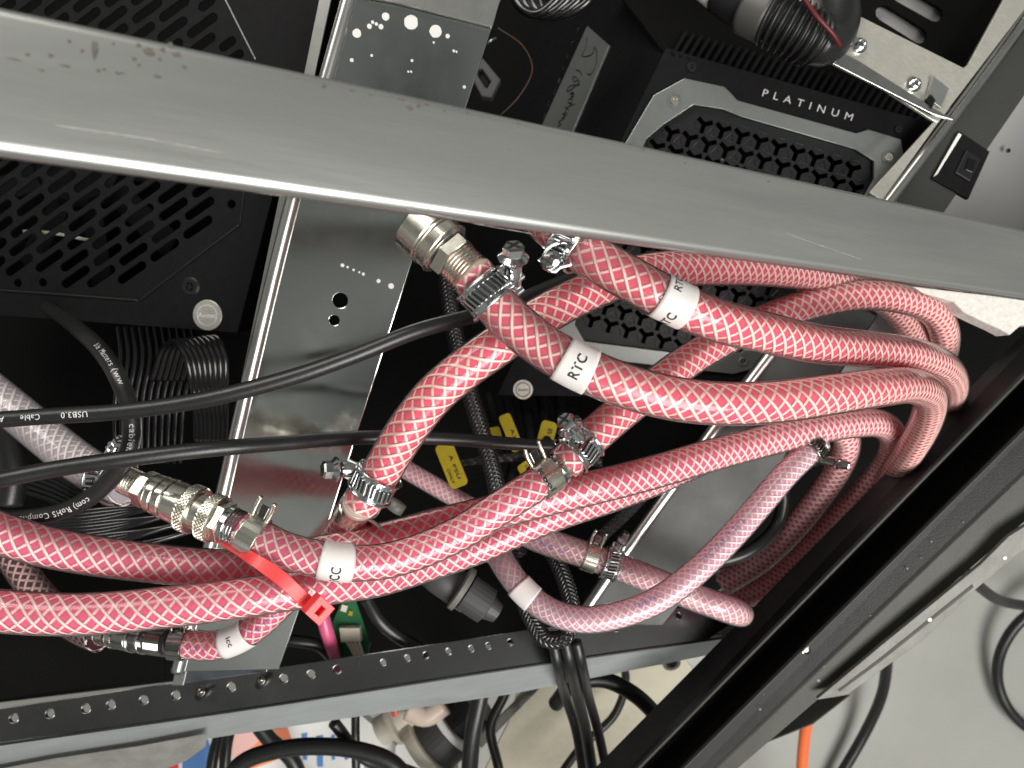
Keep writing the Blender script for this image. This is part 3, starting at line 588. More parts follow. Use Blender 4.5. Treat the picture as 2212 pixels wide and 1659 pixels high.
# ================================================================ hoses
def hose(name, label, pts, r, kind, group=None, N=7, pitch=4.9, yarn='thread', cat='hose', tw=.082, dense=0.):
    p = Path(pts, step=.0018); root = empty(name, p.C[len(p.C) // 2], label, cat, group)
    tube('coolant', p, r * .84, LQ[kind], root, nseg=28)
    B = Buf(); n = max(8, int(p.L / (pitch * r) * 30)); t = np.linspace(0, p.L, n); C, T, Nn, Bn = p.at(t)
    q_ = np.clip((t / p.L - .42) / .4, 0, 1); pr_ = 1 / (1 - dense * q_ * q_ * (3 - 2 * q_)); tt = np.r_[0, np.cumsum((pr_[1:] + pr_[:-1]) / 2 * np.diff(t))]
    for sg in (1, -1):
        B = Buf()
        for k in range(N):
            w_ = .035 * math.sin(k * 2.1 + sg)
            a = sg * tt / (pitch * r) * 2 * np.pi + 2 * np.pi * k / N + w_
            rad = r * (.880 + .018 * sg)
            o = np.cos(a)[:, None] * Nn + np.sin(a)[:, None] * Bn; K = C + o * rad
            Tk = np.gradient(K, axis=0); Tk /= np.linalg.norm(Tk, axis=1)[:, None]; S = np.cross(Tk, o)
            V = np.stack([K + S * r * tw, K + o * r * .022, K - S * r * tw, K - o * r * .022], 1).reshape(-1, 3)
            F = [(i * 4 + j, i * 4 + (j + 1) % 4, i * 4 + 4 + (j + 1) % 4, i * 4 + 4 + j) for i in range(n - 1) for j in range(4)]
            B.add(V, F)
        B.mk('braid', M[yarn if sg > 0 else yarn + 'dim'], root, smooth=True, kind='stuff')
    tube('clear_jacket', p, r, JK[kind], root, nseg=32, cap=False)
    p.root = root; p.r = r; return p
R = .0088
HG = 'pink coolant hoses'
H1 = hose('coolant_hose', 'pink braided hose with the lower RTC label, curving across the middle', [(1020, 594, .283), (1060, 645, .283), (1110, 698, .284), (1170, 745, .285), (1245, 790, .285), (1340, 830, .286), (1440, 858, .289), (1560, 872, .294), (1680, 868, .302), (1800, 852, .316), (1900, 838, .336), (1968, 834, .362), (2008, 858, .392), (2000, 910, .42), (1965, 975, .45), (1900, 1060, .50)], R, 'red', HG, dense=.4)
H2 = hose('coolant_hose', 'pink braided hose with the upper RTC label, starting under the crossbar', [(1170, 470, .30), (1240, 530, .293), (1300, 568, .29), (1370, 607, .29), (1450, 650, .292), (1548, 692, .298), (1652, 718, .31), (1756, 742, .326), (1860, 753, .35), (1965, 765, .38), (2034, 790, .41), (2058, 828, .44), (2050, 870, .47), (2020, 930, .51)], R, 'red', HG, dense=.4)
H3 = hose('coolant_hose', 'pink braided hose rising from the lower left clamp and passing under both RTC hoses', [(778, 1092, .325), (815, 1035, .322), (848, 978, .318), (885, 920, .314), (940, 852, .311), (1000, 800, .31), (1060, 757, .31), (1130, 708, .314), (1210, 660, .32), (1290, 622, .328), (1370, 594, .34), (1450, 580, .355), (1548, 580, .375), (1652, 584, .40), (1756, 597, .425), (1850, 622, .445), (1918, 655, .46), (1960, 705, .475), (1985, 770, .495), (1990, 850, .53)], R, 'red', HG, dense=.4)
H4 = hose('coolant_hose', 'pink braided hose rising from the middle clamp to the upper right loop', [(1218, 1003, .35), (1250, 968, .352), (1286, 937, .356), (1338, 893, .362), (1400, 845, .375), (1478, 785, .392), (1548, 742, .402), (1620, 705, .41), (1687, 677, .418), (1756, 655, .426), (1860, 637, .435), (1947, 645, .445), (2015, 672, .457), (2040, 720, .472), (2032, 780, .495), (2000, 860, .53)], R * 1.03, 'red', HG, dense=.4)
H5 = hose('coolant_hose', 'upper long pink hose crossing from the left edge to the right bend', [(-60, 1128, .31), (0, 1152, .315), (80, 1176, .32), (180, 1196, .326), (300, 1213, .333), (450, 1226, .34), (560, 1221, .347), (660, 1203, .350), (760, 1182, .353), (852, 1161, .355), (960, 1133, .358), (1060, 1108, .361), (1160, 1082, .365), (1268, 1056, .37), (1347, 1037, .376), (1447, 1010, .385), (1513, 990, .392), (1617, 962, .405), (1756, 928, .42), (1850, 914, .436), (1906, 918, .452), (1930, 950, .468), (1918, 1000, .485), (1868, 1060, .50), (1800, 1130, .515), (1720, 1210, .53), (1640, 1275, .54), (1560, 1300, .55)], R, 'pink', HG, dense=.35)
H6 = hose('coolant_hose', 'lower long pink hose crossing the bottom left under the zip tie', [(-60, 1316, .305), (0, 1320, .307), (90, 1326, .31), (174, 1327, .312), (260, 1322, .315), (347, 1313, .317), (440, 1303, .32), (521, 1292, .323), (600, 1280, .328), (700, 1266, .338), (817, 1249, .355), (920, 1219, .372), (1020, 1186, .383), (1100, 1152, .388), (1189, 1115, .394), (1308, 1076, .405), (1407, 1040, .42), (1513, 996, .435), (1617, 958, .445), (1730, 925, .455), (1800, 920, .468), (1828, 950, .478), (1812, 1010, .49), (1768, 1075, .50), (1706, 1150, .51), (1640, 1212, .52), (1560, 1262, .53)], R, 'pink', HG, dense=.35)
HB = hose('coolant_hose', 'pink hose with a white paper label, running from the knurled coupling to the middle', [(520, 1140, .315), (561, 1163, .315), (610, 1187, .315), (660, 1201, .316), (728, 1214, .318), (817, 1214, .325), (900, 1193, .33), (1000, 1148, .335), (1060, 1110, .336), (1109, 1078, .338), (1150, 1052, .341), (1185, 1028, .345)], R * .90, 'pink', HG)
H7 = hose('coolant_hose', 'short pink hose with a small round-ended iCC label at the lower left', [(372, 1388, .385), (410, 1392, .385), (455, 1395, .385), (505, 1382, .384), (560, 1348, .383), (610, 1300, .383), (655, 1250, .383), (700, 1195, .38), (740, 1138, .365), (775, 1090, .348)], R * .86, 'pink', HG)
TG = 'thin pale hoses'
T1 = hose('thin_hose', 'thin mauve hose hanging in a deep curve with a plain white band', [(1770, 955, .42), (1738, 985, .415), (1700, 1022, .41), (1640, 1092, .405), (1580, 1160, .40), (1500, 1238, .395), (1420, 1296, .392), (1330, 1330, .39), (1250, 1338, .39), (1185, 1318, .392), (1130, 1275, .395), (1090, 1222, .40), (1062, 1170, .41)], .0070, 'mauve', TG, N=8, yarn='thread2')
T2 = hose('thin_hose', 'pale pink hose behind the bundle ending in a blunt bend at the lower right', [(1090, 1128, .44), (1150, 1158, .435), (1210, 1180, .43), (1270, 1200, .43), (1340, 1226, .43), (1420, 1258, .428), (1500, 1290, .427), (1550, 1308, .427), (1583, 1320, .432), (1598, 1325, .445), (1600, 1325, .47)], .0080, 'mauve', TG, N=8, yarn='thread')
T3 = hose('clear_hose', 'clear braided hose at the left edge leading into the knurled coupling', [(-70, 805, .36), (0, 862, .355), (65, 915, .352), (130, 968, .348), (190, 1012, .342), (250, 1040, .335), (275, 1052, .332)], .0092, 'clear', None, N=9, yarn='thread2')
T4 = hose('thin_hose', 'dark dull hose dipping behind the lower left hoses', [(20, 1190, .42), (55, 1245, .42), (100, 1300, .42), (160, 1350, .42), (215, 1376, .41)], .0085, 'dark', None, N=8, yarn='thread2')
T5 = hose('thin_hose', 'short glimpse of pale hose behind the yellow tag', [(870, 1010, .47), (930, 1045, .47), (1000, 1085, .47), (1080, 1130, .46)], .0062, 'mauve', None, N=7, yarn='thread')

def band_label(p, u0, v0, u1, v1, mat, text=None, th=.0005, around=1, size=.005, name='paper_label', da=0, dark='ink', flap=True):
    s0, s1 = sorted((p.near(u0, v0), p.near(u1, v1))); t = np.linspace(s0, s1, 10); C, T, N, B = p.at(t)
    a0 = cam_angle(*[x[5] for x in (C, N, B)])
    aa = np.linspace(a0 - 2.6, a0 + 3.4, 44); V = []
    for i in range(len(t)):
        for j, a in enumerate(aa):
            r = p.r + th + (.0003 if a > a0 + 2.9 or a < a0 - 2.2 else 0)
            o = math.cos(a) * N[i] + math.sin(a) * B[i]; V.append(C[i] + o * r)
    m = len(aa); F = [(i * m + j, i * m + j + 1, (i + 1) * m + j + 1, (i + 1) * m + j) for i in range(len(t) - 1) for j in range(m - 1)]
    o = mk(name, V, F, mat, p.root, smooth=True)
    so = o.modifiers.new('thickness', 'SOLIDIFY'); so.thickness = .0002; so.offset = -1
    if text: text_tube(p, text, (s0 + s1) / 2, size, p.r + th + .0001, M[dark], o, around=around, da=da, off=.022, space=1.12)
    return o
band_label(H1, 1212, 770, 1278, 805, M['paper'], 'RTC', around=1, size=.0052)
band_label(H2, 1422, 637, 1482, 668, M['paper'], 'RTC', around=1, size=.0048, da=.95)
text_tube(H2, 'RTC', H2.near(1440, 648), .0045, H2.r + .0006, M['ink'], H2.root, around=1, da=-.95, off=.012)
band_label(HB, 696, 1210, 758, 1216, M['paper'], 'iCC', around=1, size=.0048, da=.75)
band_label(H7, 486, 1390, 535, 1365, M['paper'], 'icc', around=-1, size=.0042, da=0)
band_label(T1, 1155, 1296, 1124, 1262, M['paper'])
for p, s, q, sg, sz in [(H7, '19-2012', (580, 1330), 1, .004), (H7, '12 x', (438, 1395), 1, .004), (T1, 'PVC 12x8 19-2012', (1560, 1178), -1, .0032), (T1, '12x8 PVC', (1400, 1306), -1, .0030), (H7, 'PVC', (752, 1122), 1, .004), (T2, 'PVC 12', (1195, 1176), 1, .0036)]:
    text_tube(p, s, p.near(*q), sz, p.r + .00015, M['blue'], p.root, sgn=sg, da=0.25, space=1.3, off=-.004)
# dotted seam line on the labelled hose
sM = HB.near(1020, 1140)
for k in range(26):
    C, T, N, B = HB.at(sM + (k - 13) * .0022); a = cam_angle(C, N, B) - 1.15; o = math.cos(a) * N + math.sin(a) * B
    if k % 3: V, F = box(C + o * (HB.r + .0001), T, np.cross(o, T), o, .0004, .00025, .0001); mk('seam_dot', V, F, M['ink'], HB.root)

# ================================================================ cables
def cable(name, label, pts, r, mat='rubber', group=None, cat='cable', nseg=16):
    p = Path(pts); o = tube(name, p, r, M[mat], None, nseg=nseg, label=label, cat=cat, group=group); p.root = o; p.r = r; return p
C1 = cable('usb_cable', 'thick black cable printed USB3.0 crossing the left side above the other', [(-60, 908, .30), (0, 906, .30), (120, 898, .30), (250, 890, .30), (380, 874, .30), (500, 850, .30), (640, 812, .302), (760, 770, .306), (900, 715, .314), (1000, 688, .325), (1080, 668, .335), (1160, 632, .345), (1240, 600, .355), (1330, 570, .37)], .0034)
C2 = cable('usb_cable', 'plain black cable crossing the left side just above the knurled coupling', [(-60, 1046, .295), (0, 1036, .295), (120, 1013, .298), (250, 994, .30), (380, 978, .306), (500, 966, .315), (620, 957, .33), (700, 950, .34), (850, 944, .355), (1000, 950, .37), (1150, 962, .385), (1300, 970, .40)], .0034)
C3 = cable('printed_cable', 'looped black cable with white printing hanging at the far left', [(60, 630, .52), (110, 668, .46), (172, 714, .352), (215, 755, .332), (252, 810, .318), (277, 870, .316), (286, 930, .316), (274, 985, .318), (240, 1035, .322), (190, 1078, .325), (130, 1105, .328), (60, 1118, .33), (-40, 1122, .335)], .0038)
text_tube(C1, 'USB3.0', C1.near(170, 897), .0034, .00352, M['white'], C1.root, sgn=-1, da=.0, space=1.1)
text_tube(C1, 'Cable', C1.near(72, 903), .0032, .00352, M['white'], C1.root, sgn=-1, space=1.1)
text_tube(C1, 'AW', C1.near(8, 906), .0032, .00352, M['white'], C1.root, sgn=-1)
text_tube(C3, 'ble Matters (ww', C3.near(236, 790), .0036, .00392, M['white'], C3.root, sgn=1, space=1.2)
text_tube(C3, 'cablema', C3.near(284, 950), .0036, .00392, M['white'], C3.root, sgn=1, space=1.2)
text_tube(C3, 'com) RoHS Complian', C3.near(130, 1104), .0038, .00392, M['white'], C3.root, sgn=1, space=1.15)
ORD = ['first', 'second', 'third', 'fourth', 'fifth', 'sixth', 'seventh', 'eighth', 'ninth', 'tenth', 'eleventh', 'twelfth', 'thirteenth', 'fourteenth']
# wire fans behind
for k in range(8):
    cable('glossy_wire', ORD[k] + ' glossy black wire from the left in the arched ribbon beside the upright', [(330 + k * 13, 820, .48), (352 + k * 13, 756 - k * 2, .455), (376 + k * 13, 738 - k, .44), (404 + k * 12, 775, .425), (420 + k * 10, 850, .42), (425 + k * 9, 950, .44)], .0019, 'wire', 'arched ribbon of black wires', nseg=10)
for k in range(11):
    cable('dim_wire', ORD[k] + ' thin black wire from the left in the dark row under the left power supply', [(255 + k * 16, 700, .50), (262 + k * 16, 770, .50), (250 + k * 15, 860, .50), (250 + k * 14, 1000, .51)], .0017, 'wire', 'dark row of wires', nseg=8)
for k in range(14):
    cable('ribbon_wire', ORD[k] + ' thin wire from the top in the flat black bundle above the long pink hoses', [(-40, 1125 + k * 9, .43 + .003 * (k % 3)), (120, 1112 + k * 7, .42), (240, 1098 + k * 7, .42), (360, 1090 + k * 6 - (k % 4) * 6, .425), (520, 1060 + k * 4, .45)], .0018, 'wire', 'flat bundle of black wires', nseg=8)
for k in range(6):
    cable('lower_wire', ORD[k] + ' black wire from the top in the slanting row below the clear hose', [(-10, 985 + k * 12, .46), (100, 1020 + k * 11, .45), (210, 1075 + k * 10, .44)], .0019, 'wire', 'slanting row of wires', nseg=8)
for k, (u, v) in enumerate([(1120, 10), (1140, 18), (1160, 24), (1180, 30)]):
    cable('top_wire', ORD[k] + ' looped black wire from the left at the top beside the steel upright', [(u - 20, -60, .47), (u, v, .47), (u + 40, v + 20 - k * 6, .465), (u + 90, -10 + k * 4, .46), (u + 120, -60, .46)], .0030, 'wire', 'looped black wires at the top')
cable('orange_thin_wire', 'thin dull orange wire hanging above the crossbar', [(1075, 60, .52), (1130, 100, .52), (1150, 150, .52), (1120, 210, .52), (1080, 250, .52)], .0005, 'dullor', nseg=8)
cable('pale_blue_wire', 'tiny pale blue wire beside the steel upright', [(1052, 95, .50), (1060, 88, .50), (1072, 82, .50)], .0009, 'galvp', nseg=8)
jk = empty('dark_connector', P(1055, 175, .50), 'grey rectangular connector behind the crossbar right of the upright', 'connector')
fj = Frame((1030, 130, .50), (1080, 170, .50), (1025, 190, .50))
plate('connector_shell', fj, [(1020, 135), (1042, 128), (1078, 172), (1060, 208), (1042, 205), (1018, 160)], M['grey'], jk, holes=[[(1030, 148), (1042, 145), (1064, 176), (1054, 194), (1046, 190), (1030, 164)]], th=.006, bevel=.001)
plate('connector_core', fj, [(1030, 150), (1042, 145), (1064, 178), (1050, 190)], M['blk'], jk, th=.002, z=-.004)

# braided sleeves in the dark
def sleeve(label, pts, r, group=None):
    p = Path(pts, step=.0015); root = empty('sleeved_cable', p.C[len(p.C) // 2], label, 'cable', group)
    tube('cable_core', p, r * .93, M['ink'], root, nseg=14)
    B = Buf(); n = int(p.L / .0012); t = np.linspace(0, p.L, n); C, T, Nn, Bn = p.at(t)
    for sg in (1, -1):
        for k in range(9):
            a = sg * t / (r * 4.6) * 2 * np.pi + 2 * np.pi * k / 9; o = np.cos(a)[:, None] * Nn + np.sin(a)[:, None] * Bn
            K = C + o * r * (1 + .04 * sg * np.sin(a * 4))[:, None]; Tk = np.gradient(K, axis=0); Tk /= np.linalg.norm(Tk, axis=1)[:, None]; S = np.cross(Tk, o)
            V = np.stack([K + S * r * .11, K + o * r * .07, K - S * r * .11], 1).reshape(-1, 3); F = [(i * 3 + j, i * 3 + j + 1, i * 3 + 4 + j, i * 3 + 3 + j) for i in range(n - 1) for j in range(2)]; B.add(V, F)
    B.mk('braided_sleeve', M['sleeve'], root, kind='stuff'); return p
sleeve('black braided sleeve cable running down behind the yellow tags', [(960, 560, .47), (975, 680, .47), (1000, 800, .465), (1030, 900, .46), (1060, 1000, .455), (1085, 1100, .45), (1120, 1200, .45)], .0052)
sleeve('black braided sleeve cable hanging in a loop behind the thin mauve hose', [(1090, 1180, .44), (1120, 1260, .44), (1145, 1330, .435), (1180, 1380, .43), (1220, 1375, .43), (1235, 1320, .44), (1215, 1240, .45), (1180, 1170, .46), (1150, 1100, .47)], .0048)
sleeve('thin black braided sleeve crossing behind the middle clamp', [(980, 1000, .50), (1080, 990, .50), (1180, 985, .50), (1300, 1000, .50)], .0030)
sleeve('thin black braided sleeve slanting down behind the yellow PSU tag', [(850, 960, .50), (920, 1030, .495), (1000, 1100, .49), (1060, 1160, .48)], .0030)
sleeve('black braided sleeve leading from the lower clamp up to the right', [(1250, 1200, .47), (1330, 1130, .47), (1400, 1060, .47), (1470, 980, .48)], .0036)
for k in range(5):
    cable('plug_lead', ORD[k] + ' black plug lead from the left hanging under the right power supply', [(1055 + k * 38, 850, .55), (1068 + k * 36, 900, .54), (1080 + k * 34, 960, .52), (1070 + k * 34, 1040, .51)], .0042, 'blk', 'plug leads under the right power supply', nseg=12)
cable('black_cable', 'black cable curving at the bottom left of the grey plug', [(790, 1290, .50), (820, 1340, .50), (860, 1375, .505), (900, 1398, .51), (930, 1430, .53)], .0045)
cable('coil_cable', 'black cable arching in the dark above the long right hoses', [(1640, 1000, .50), (1690, 1060, .50), (1680, 1130, .50), (1620, 1190, .49), (1540, 1215, .49), (1480, 1220, .50)], .0042)
cable('stray_wire', 'black cable at the far left edge behind the loop', [(0, 900, .42), (20, 960, .42), (30, 1020, .42), (20, 1090, .42)], .007)

# yellow tags
def tag(u, v, a, w, h, d, label, lines=()):
    an = math.radians(a); exv = np.array([math.cos(an), -math.sin(an), 0]); eyv = np.array([math.sin(an), math.cos(an), 0]); c = P(u, v, d)
    f = Frame(c, c + exv + np.array([0, 0, .15]), c + eyv); root = empty('yellow_tag', c, label, 'tag', 'yellow cable tags')
    W2, H2_ = m_px(w / 2, d), m_px(h / 2, d); pts = []
    for sx, sy in ((1, 1), (-1, 1), (-1, -1), (1, -1)):
        for k in range(4):
            t = math.radians({(1, 1): 0, (-1, 1): 90, (-1, -1): 180, (1, -1): 270}[(sx, sy)] + 30 * k); rr_ = W2 * .5
            pts.append((sx * (W2 - rr_) + rr_ * math.cos(t), sy * (H2_ - rr_) + rr_ * math.sin(t)))
    t_ = plate('tag_sheet', f, pts, M['yellow'], root, th=.0008, bevel=.0002, px=False)
    for (s, x, y, hh, L) in lines:
        V, F = text_geo(s, 1, 1.1, 0, .01); x0, x1 = V[:, 0].min(), V[:, 0].max(); V[:, 0] = (V[:, 0] - x0) / (x1 - x0) * m_px(L, d); V[:, 1] *= m_px(hh, d)
        # runs down the tag
        mk('lettering', f.w(np.stack([m_px(x, d) + V[:, 1], m_px(y, d) - V[:, 0]], 1), .0003), F, M['ink'], t_)
    return root
tag(975, 1005, -22, 40, 100, .455, 'yellow tag with black PSU ONLY writing, lower left of the tags', [('A PSU', 2, 22, 11, 55), ('ONLY', -13, -5, 9, 34)])
tag(1104, 935, -22, 26, 84, .50, 'yellow tag leaning against the braided sleeve, behind the middle hose', [('AX', 0, 8, 12, 28)])
tag(1070, 945, -15, 28, 44, .52, 'small yellow tag half hidden left of the leaning yellow tag')
tag(1182, 935, 15, 34, 50, .52, 'folded yellow tag beneath the right power supply lead', [('B', 0, 10, 14, 12)])
tag(1138, 1016, -35, 30, 36, .49, 'yellow tag end peeping out beside the marked clamp', [('LY', 2, 10, 9, 16)])
cable('grey_plug_tip', 'small round grey plug tip below the left clamp', [(850, 1103, .43), (862, 1085, .43)], .0052, 'lip', cat='plug')

# grey plug with white ring
gp = empty('inline_plug', P(1010, 1290, .45), 'dark grey cylindrical plug with a pale ring, in the lower middle', 'plug')
gx = unit(P(1085, 1340, .45) - P(930, 1235, .45))
mk('plug_body', *lathe(P(920, 1225, .46), gx, [(0, .010), (.012, .011), (.033, .011)], 28), M['grey'], gp, smooth=True)
mk('pale_ring', *lathe(P(998, 1272, .455), gx, [(-.0020, .012), (-.0016, .0142), (.0016, .0142), (.0020, .012)], 32), M['lip'], gp)
mk('plug_tail', *lathe(P(1000, 1274, .455), gx, [(.0022, .0116), (.018, .0114), (.019, .008), (.026, .006)], 24), M['grey'], gp)
# circuit board with white connector
fg = Frame((720, 1300, .515), (780, 1330, .515), (720, 1400, .515))
pc = empty('circuit_board', fg.pt(745, 1340), 'green circuit board with cream wire connector behind the bottom rail', 'circuit board')
plate('board', fg, [(742, 1292), (768, 1296), (800, 1390), (790, 1430), (716, 1432), (716, 1350)], M['pcb'], pc, th=.0016)
plate('chip', fg, [(740, 1305), (752, 1308), (748, 1322), (736, 1318)], M['cream'], pc, z=.0012, th=.001)
plate('chip', fg, [(755, 1318), (763, 1320), (761, 1330), (752, 1328)], M['yellow'], pc, z=.0012, th=.001)
plate('wire_connector', fg, [(738, 1352), (778, 1352), (782, 1378), (742, 1380)], M['cream'], pc, z=.006, th=.006, bevel=.0005)
for k in range(4): tube('lead', Path([fg.pt(748 + k * 9, 1376, .004), fg.pt(762 + k * 7, 1398, .004), fg.pt(770 + k * 6, 1425, .001)], raw=True), .0011, M['cream'], pc, nseg=8)
cable('pink_tube', 'smooth pink tube dropping behind the rail below the zip tie', [(690, 1300, .50), (702, 1350, .50), (714, 1390, .505), (730, 1440, .52)], .0046, 'red' if False else 'orange', cat='tube').root.data.materials[0] = pm('pink_tube_skin', (.62, .10, .22), .3)
cable('black_cable', 'black cable crossing behind the pink tube at the bottom rail', [(600, 1380, .50), (640, 1385, .50), (690, 1395, .505), (730, 1440, .52)], .004)

# ================================================================ clamps and couplings
def ringpart(c, ax, r, w, th, N, B, a0=0, a1=2 * np.pi, n=48):
    V = []; F = []
    for i in range(n + 1):
        a = a0 + (a1 - a0) * i / n; o = math.cos(a) * N + math.sin(a) * B
        V += [c - ax * w + o * r, c - ax * w * .9 + o * (r + th), c + ax * w * .9 + o * (r + th), c + ax * w + o * r]
    F = [(4 * i + j, 4 * i + (j + 1) % 4, 4 * i + 4 + (j + 1) % 4, 4 * i + 4 + j) for i in range(n) for j in range(4)]
    return V, F
def worm_clamp(label, p, u, v, radial, screw, hr=.0046, rf=1.05, w=.0050, mat='zinc', sc_=1., ro=None):
    s = p.near(u, v); C, T, _, _ = p.at(s); T = unit(T); r = p.r * rf
    view = unit(CAM - C); Bv = unit(view - T * (view @ T)); Nv = np.cross(T, Bv)      # Bv faces the viewer, Nv sideways
    rad = np.array(radial, float); rad = unit(rad - T * (rad @ T))
    root = empty('hose_clamp', C, label, 'hose clamp', 'worm screw hose clamps')
    V, F = ringpart(C, T, r, w, .0007, Nv, Bv); mk('band', V, F, M[mat], root, smooth=False)
    Bf = Buf(); Bs = Buf()
    for k in range(-5, 6):
        a = math.pi / 2 + k * .2; o = math.cos(a) * Nv + math.sin(a) * Bv; tg = -math.sin(a) * Nv + math.cos(a) * Bv
        d = unit(T + tg * .25); e = np.cross(o, d); V, F = box(C + o * (r + .0012), d, e, o, w * .60, r * .055, .0008); Bf.add(V, F); V, F = box(C + o * (r + .0008) + e * r * .1, d, e, o, w * .56, r * .035, .00012); Bs.add(V, F)
    Bf.mk('band_ridges', M[mat], root, bevel=.0002, kind='stuff')
    Bs.mk('band_slots', M['ink'], root, kind='stuff')
    for sg in (-1, 1):                                       # rolled rims of the band
        a = np.linspace(0, 2 * np.pi, 49); K = C + T * w * sg + (r + .0009) * (np.cos(a)[:, None] * Nv + np.sin(a)[:, None] * Bv)
        O = np.cos(a)[:, None] * Nv + np.sin(a)[:, None] * Bv; V, F = ring_tube(K, O, np.tile(T, (49, 1)), .0006, 6); mk('rim', V, F, M[mat], root, smooth=True)
    sx = unit(screw); hc = C + rad * (r + .0035 * sc_) if ro is None else C + rad * ro
    hN = unit(np.cross(sx, T)); V, F = lathe(hc - sx * .006, sx, [(0, .0024 * sc_), (.0005, .0034 * sc_), (.0095, .0034 * sc_), (.010, .0026 * sc_)], 20)
    mk('screw_housing', V, F, M[mat], root, smooth=False)
    for q in (-1, 1): V, F = box(hc - sx * (.003 - q * .003) - rad * .001, sx, T, rad, .0006, w * .9, .0034); mk('housing_foot', V, F, M[mat], root, bevel=.0003)
    hb = hc + sx * .0045
    B = Buf(); V, F = lathe(hb, sx, [(0, .0018 * sc_), (.001, .0018 * sc_), (.0012, hr * 1.18), (.002, hr * 1.22), (.0034, hr * .84)], 32); B.add(V, F)
    scr = B.mk('screw', M[mat], root, smooth=False)
    V, F = lathe(hb + sx * .0033, sx, [(0, hr * .86), (.0032, hr * .86), (.0040, hr * .70)], 6, ref=unit(np.cross(sx, T) + .2 * T)); mk('hex_head', V, F, M[mat], scr)
    a1 = unit(np.cross(sx, T)); a2 = np.cross(sx, a1)
    for d1, d2 in ((a1, a2), (a2, a1)): V, F = box(hb + sx * .00725, d1, d2, sx, hr * .66, hr * .10, .0003); mk('cross_slot', V, F, M['ink'], scr)
    return root
iv = lambda x, y, z: np.array([x, -y, z])                 # picture-like directions as world vectors
worm_clamp('shiny worm clamp on the hose end beside the threaded fitting, screw pointing up', H1, 1054, 636, iv(.9, -.8, .1), iv(.02, -.75, .65), ro=.0130, hr=.0049)
worm_clamp('ridged worm clamp below the black cable with its hex screw pointing left', H3, 808, 1042, iv(-.8, -.45, .2), iv(-.86, -.05, .5), ro=.0125, hr=.0046)
worm_clamp('worm clamp lying across the hose above the marked ring, screw at its upper end', H4, 1248, 968, iv(-.45, -.35, .9), iv(-.50, -.62, .60), ro=.0125, hr=.0053, w=.0058)
worm_clamp('worm clamp partly hidden under the crossbar at the upper RTC hose end', H2, 1232, 528, iv(-.6, .7, .35), iv(-.1, .1, .95), ro=.0130, hr=.0028)
worm_clamp('small worm clamp on the pale pink hose in the lower middle', T2, 1322, 1218, iv(.35, -.9, .3), iv(.35, -.85, .4), hr=.0028, rf=1.04, w=.0042, sc_=.8, ro=.011)
worm_clamp('small worm clamp at the upper end of the thin mauve hose', T1, 1752, 972, iv(.7, .5, .4), iv(.9, .2, .3), hr=.0028, rf=1.04, w=.0038, sc_=.8, ro=.010, mat='dnick')
worm_clamp('worm clamp on the clear hose half hidden by the looped cable', T3, 245, 1030, iv(.3, -.9, .3), iv(.6, -.6, .5), hr=.003, rf=1.06, w=.0045, sc_=.9, ro=.0125)
def loop_wire(name, pts, r, mat, root): tube(name, Path(pts), r, M[mat], root, nseg=8)
def spring_clamp(label, p, u, v, side, w=.0045, mat='nick', pr=.0105, text=None):
    s = p.near(u, v); C, T, _, _ = p.at(s); T = unit(T); r = p.r * 1.03
    view = unit(CAM - C); Bv = unit(view - T * (view @ T)); Nv = np.cross(T, Bv); sd_ = np.array(side, float); sd_ = unit(sd_ - T * (sd_ @ T))
    root = empty('spring_clamp', C, label, 'hose clamp', 'spring band hose clamps')
    V, F = ringpart(C, T, r, w, .0008, Nv, Bv); mk('band', V, F, M[mat], root, smooth=False, bevel=.0002)
    for sg in (-1, 1):
        q0 = C + sd_ * (r - .0005) + T * sg * w * .75 + Bv * .001; pth = Path([q0, q0 + sd_ * pr * .5 + T * sg * .0003, q0 + sd_ * pr * .9 + Bv * .0012], raw=True, step=.0006)
        V, F = ring_tube(pth.C, pth.N, pth.B, .0010, 8, True); mk('prong', V, F, M[mat], root, smooth=True)
    V, F = box(C + sd_ * (r + .0030), sd_, T, np.cross(sd_, T), .0035, w * .42, .0006); mk('middle_tab', V, F, M['dnick'], root, bevel=.0003)
    return root, C, T, Bv, Nv, r
spring_clamp('nickel spring clamp with two prongs right of the knurled coupling', HB, 545, 1154, iv(.4, -.9, .2))
_, C, T, Bv, Nv, r = spring_clamp('gold toned spring clamp with black writing at the end of the labelled hose', HB, 1178, 1033, iv(-.6, -.7, .3), w=.0052)
fk = Frame(C + Bv * (r + .0010), C + Bv * (r + .0010) + Nv, C + Bv * (r + .0010) + T)
text_plane(fk, 'Kool', (1160, 1018), (1192, 1062), .0026, M['ink'], _, z=.0002, off=.01, name='lettering')
spring_clamp('spring clamp with two prongs under the screw clamp, left of centre', H7, 764, 1106, iv(.9, .35, .2), w=.0050)
spring_clamp('small spring clamp on the pale pink hose beside its screw clamp', T2, 1276, 1203, iv(.2, -.9, .3), w=.0042)
spring_clamp('dark spring clamp at the end of the short small-label hose', H7, 384, 1390, iv(.4, -.8, .3), w=.0042, mat='dnick', pr=.006)
spring_clamp('spring clamp at the top of the thin mauve hose curve behind the bundle', T1, 1070, 1188, iv(-.9, .2, .2), w=.0035, pr=.006)

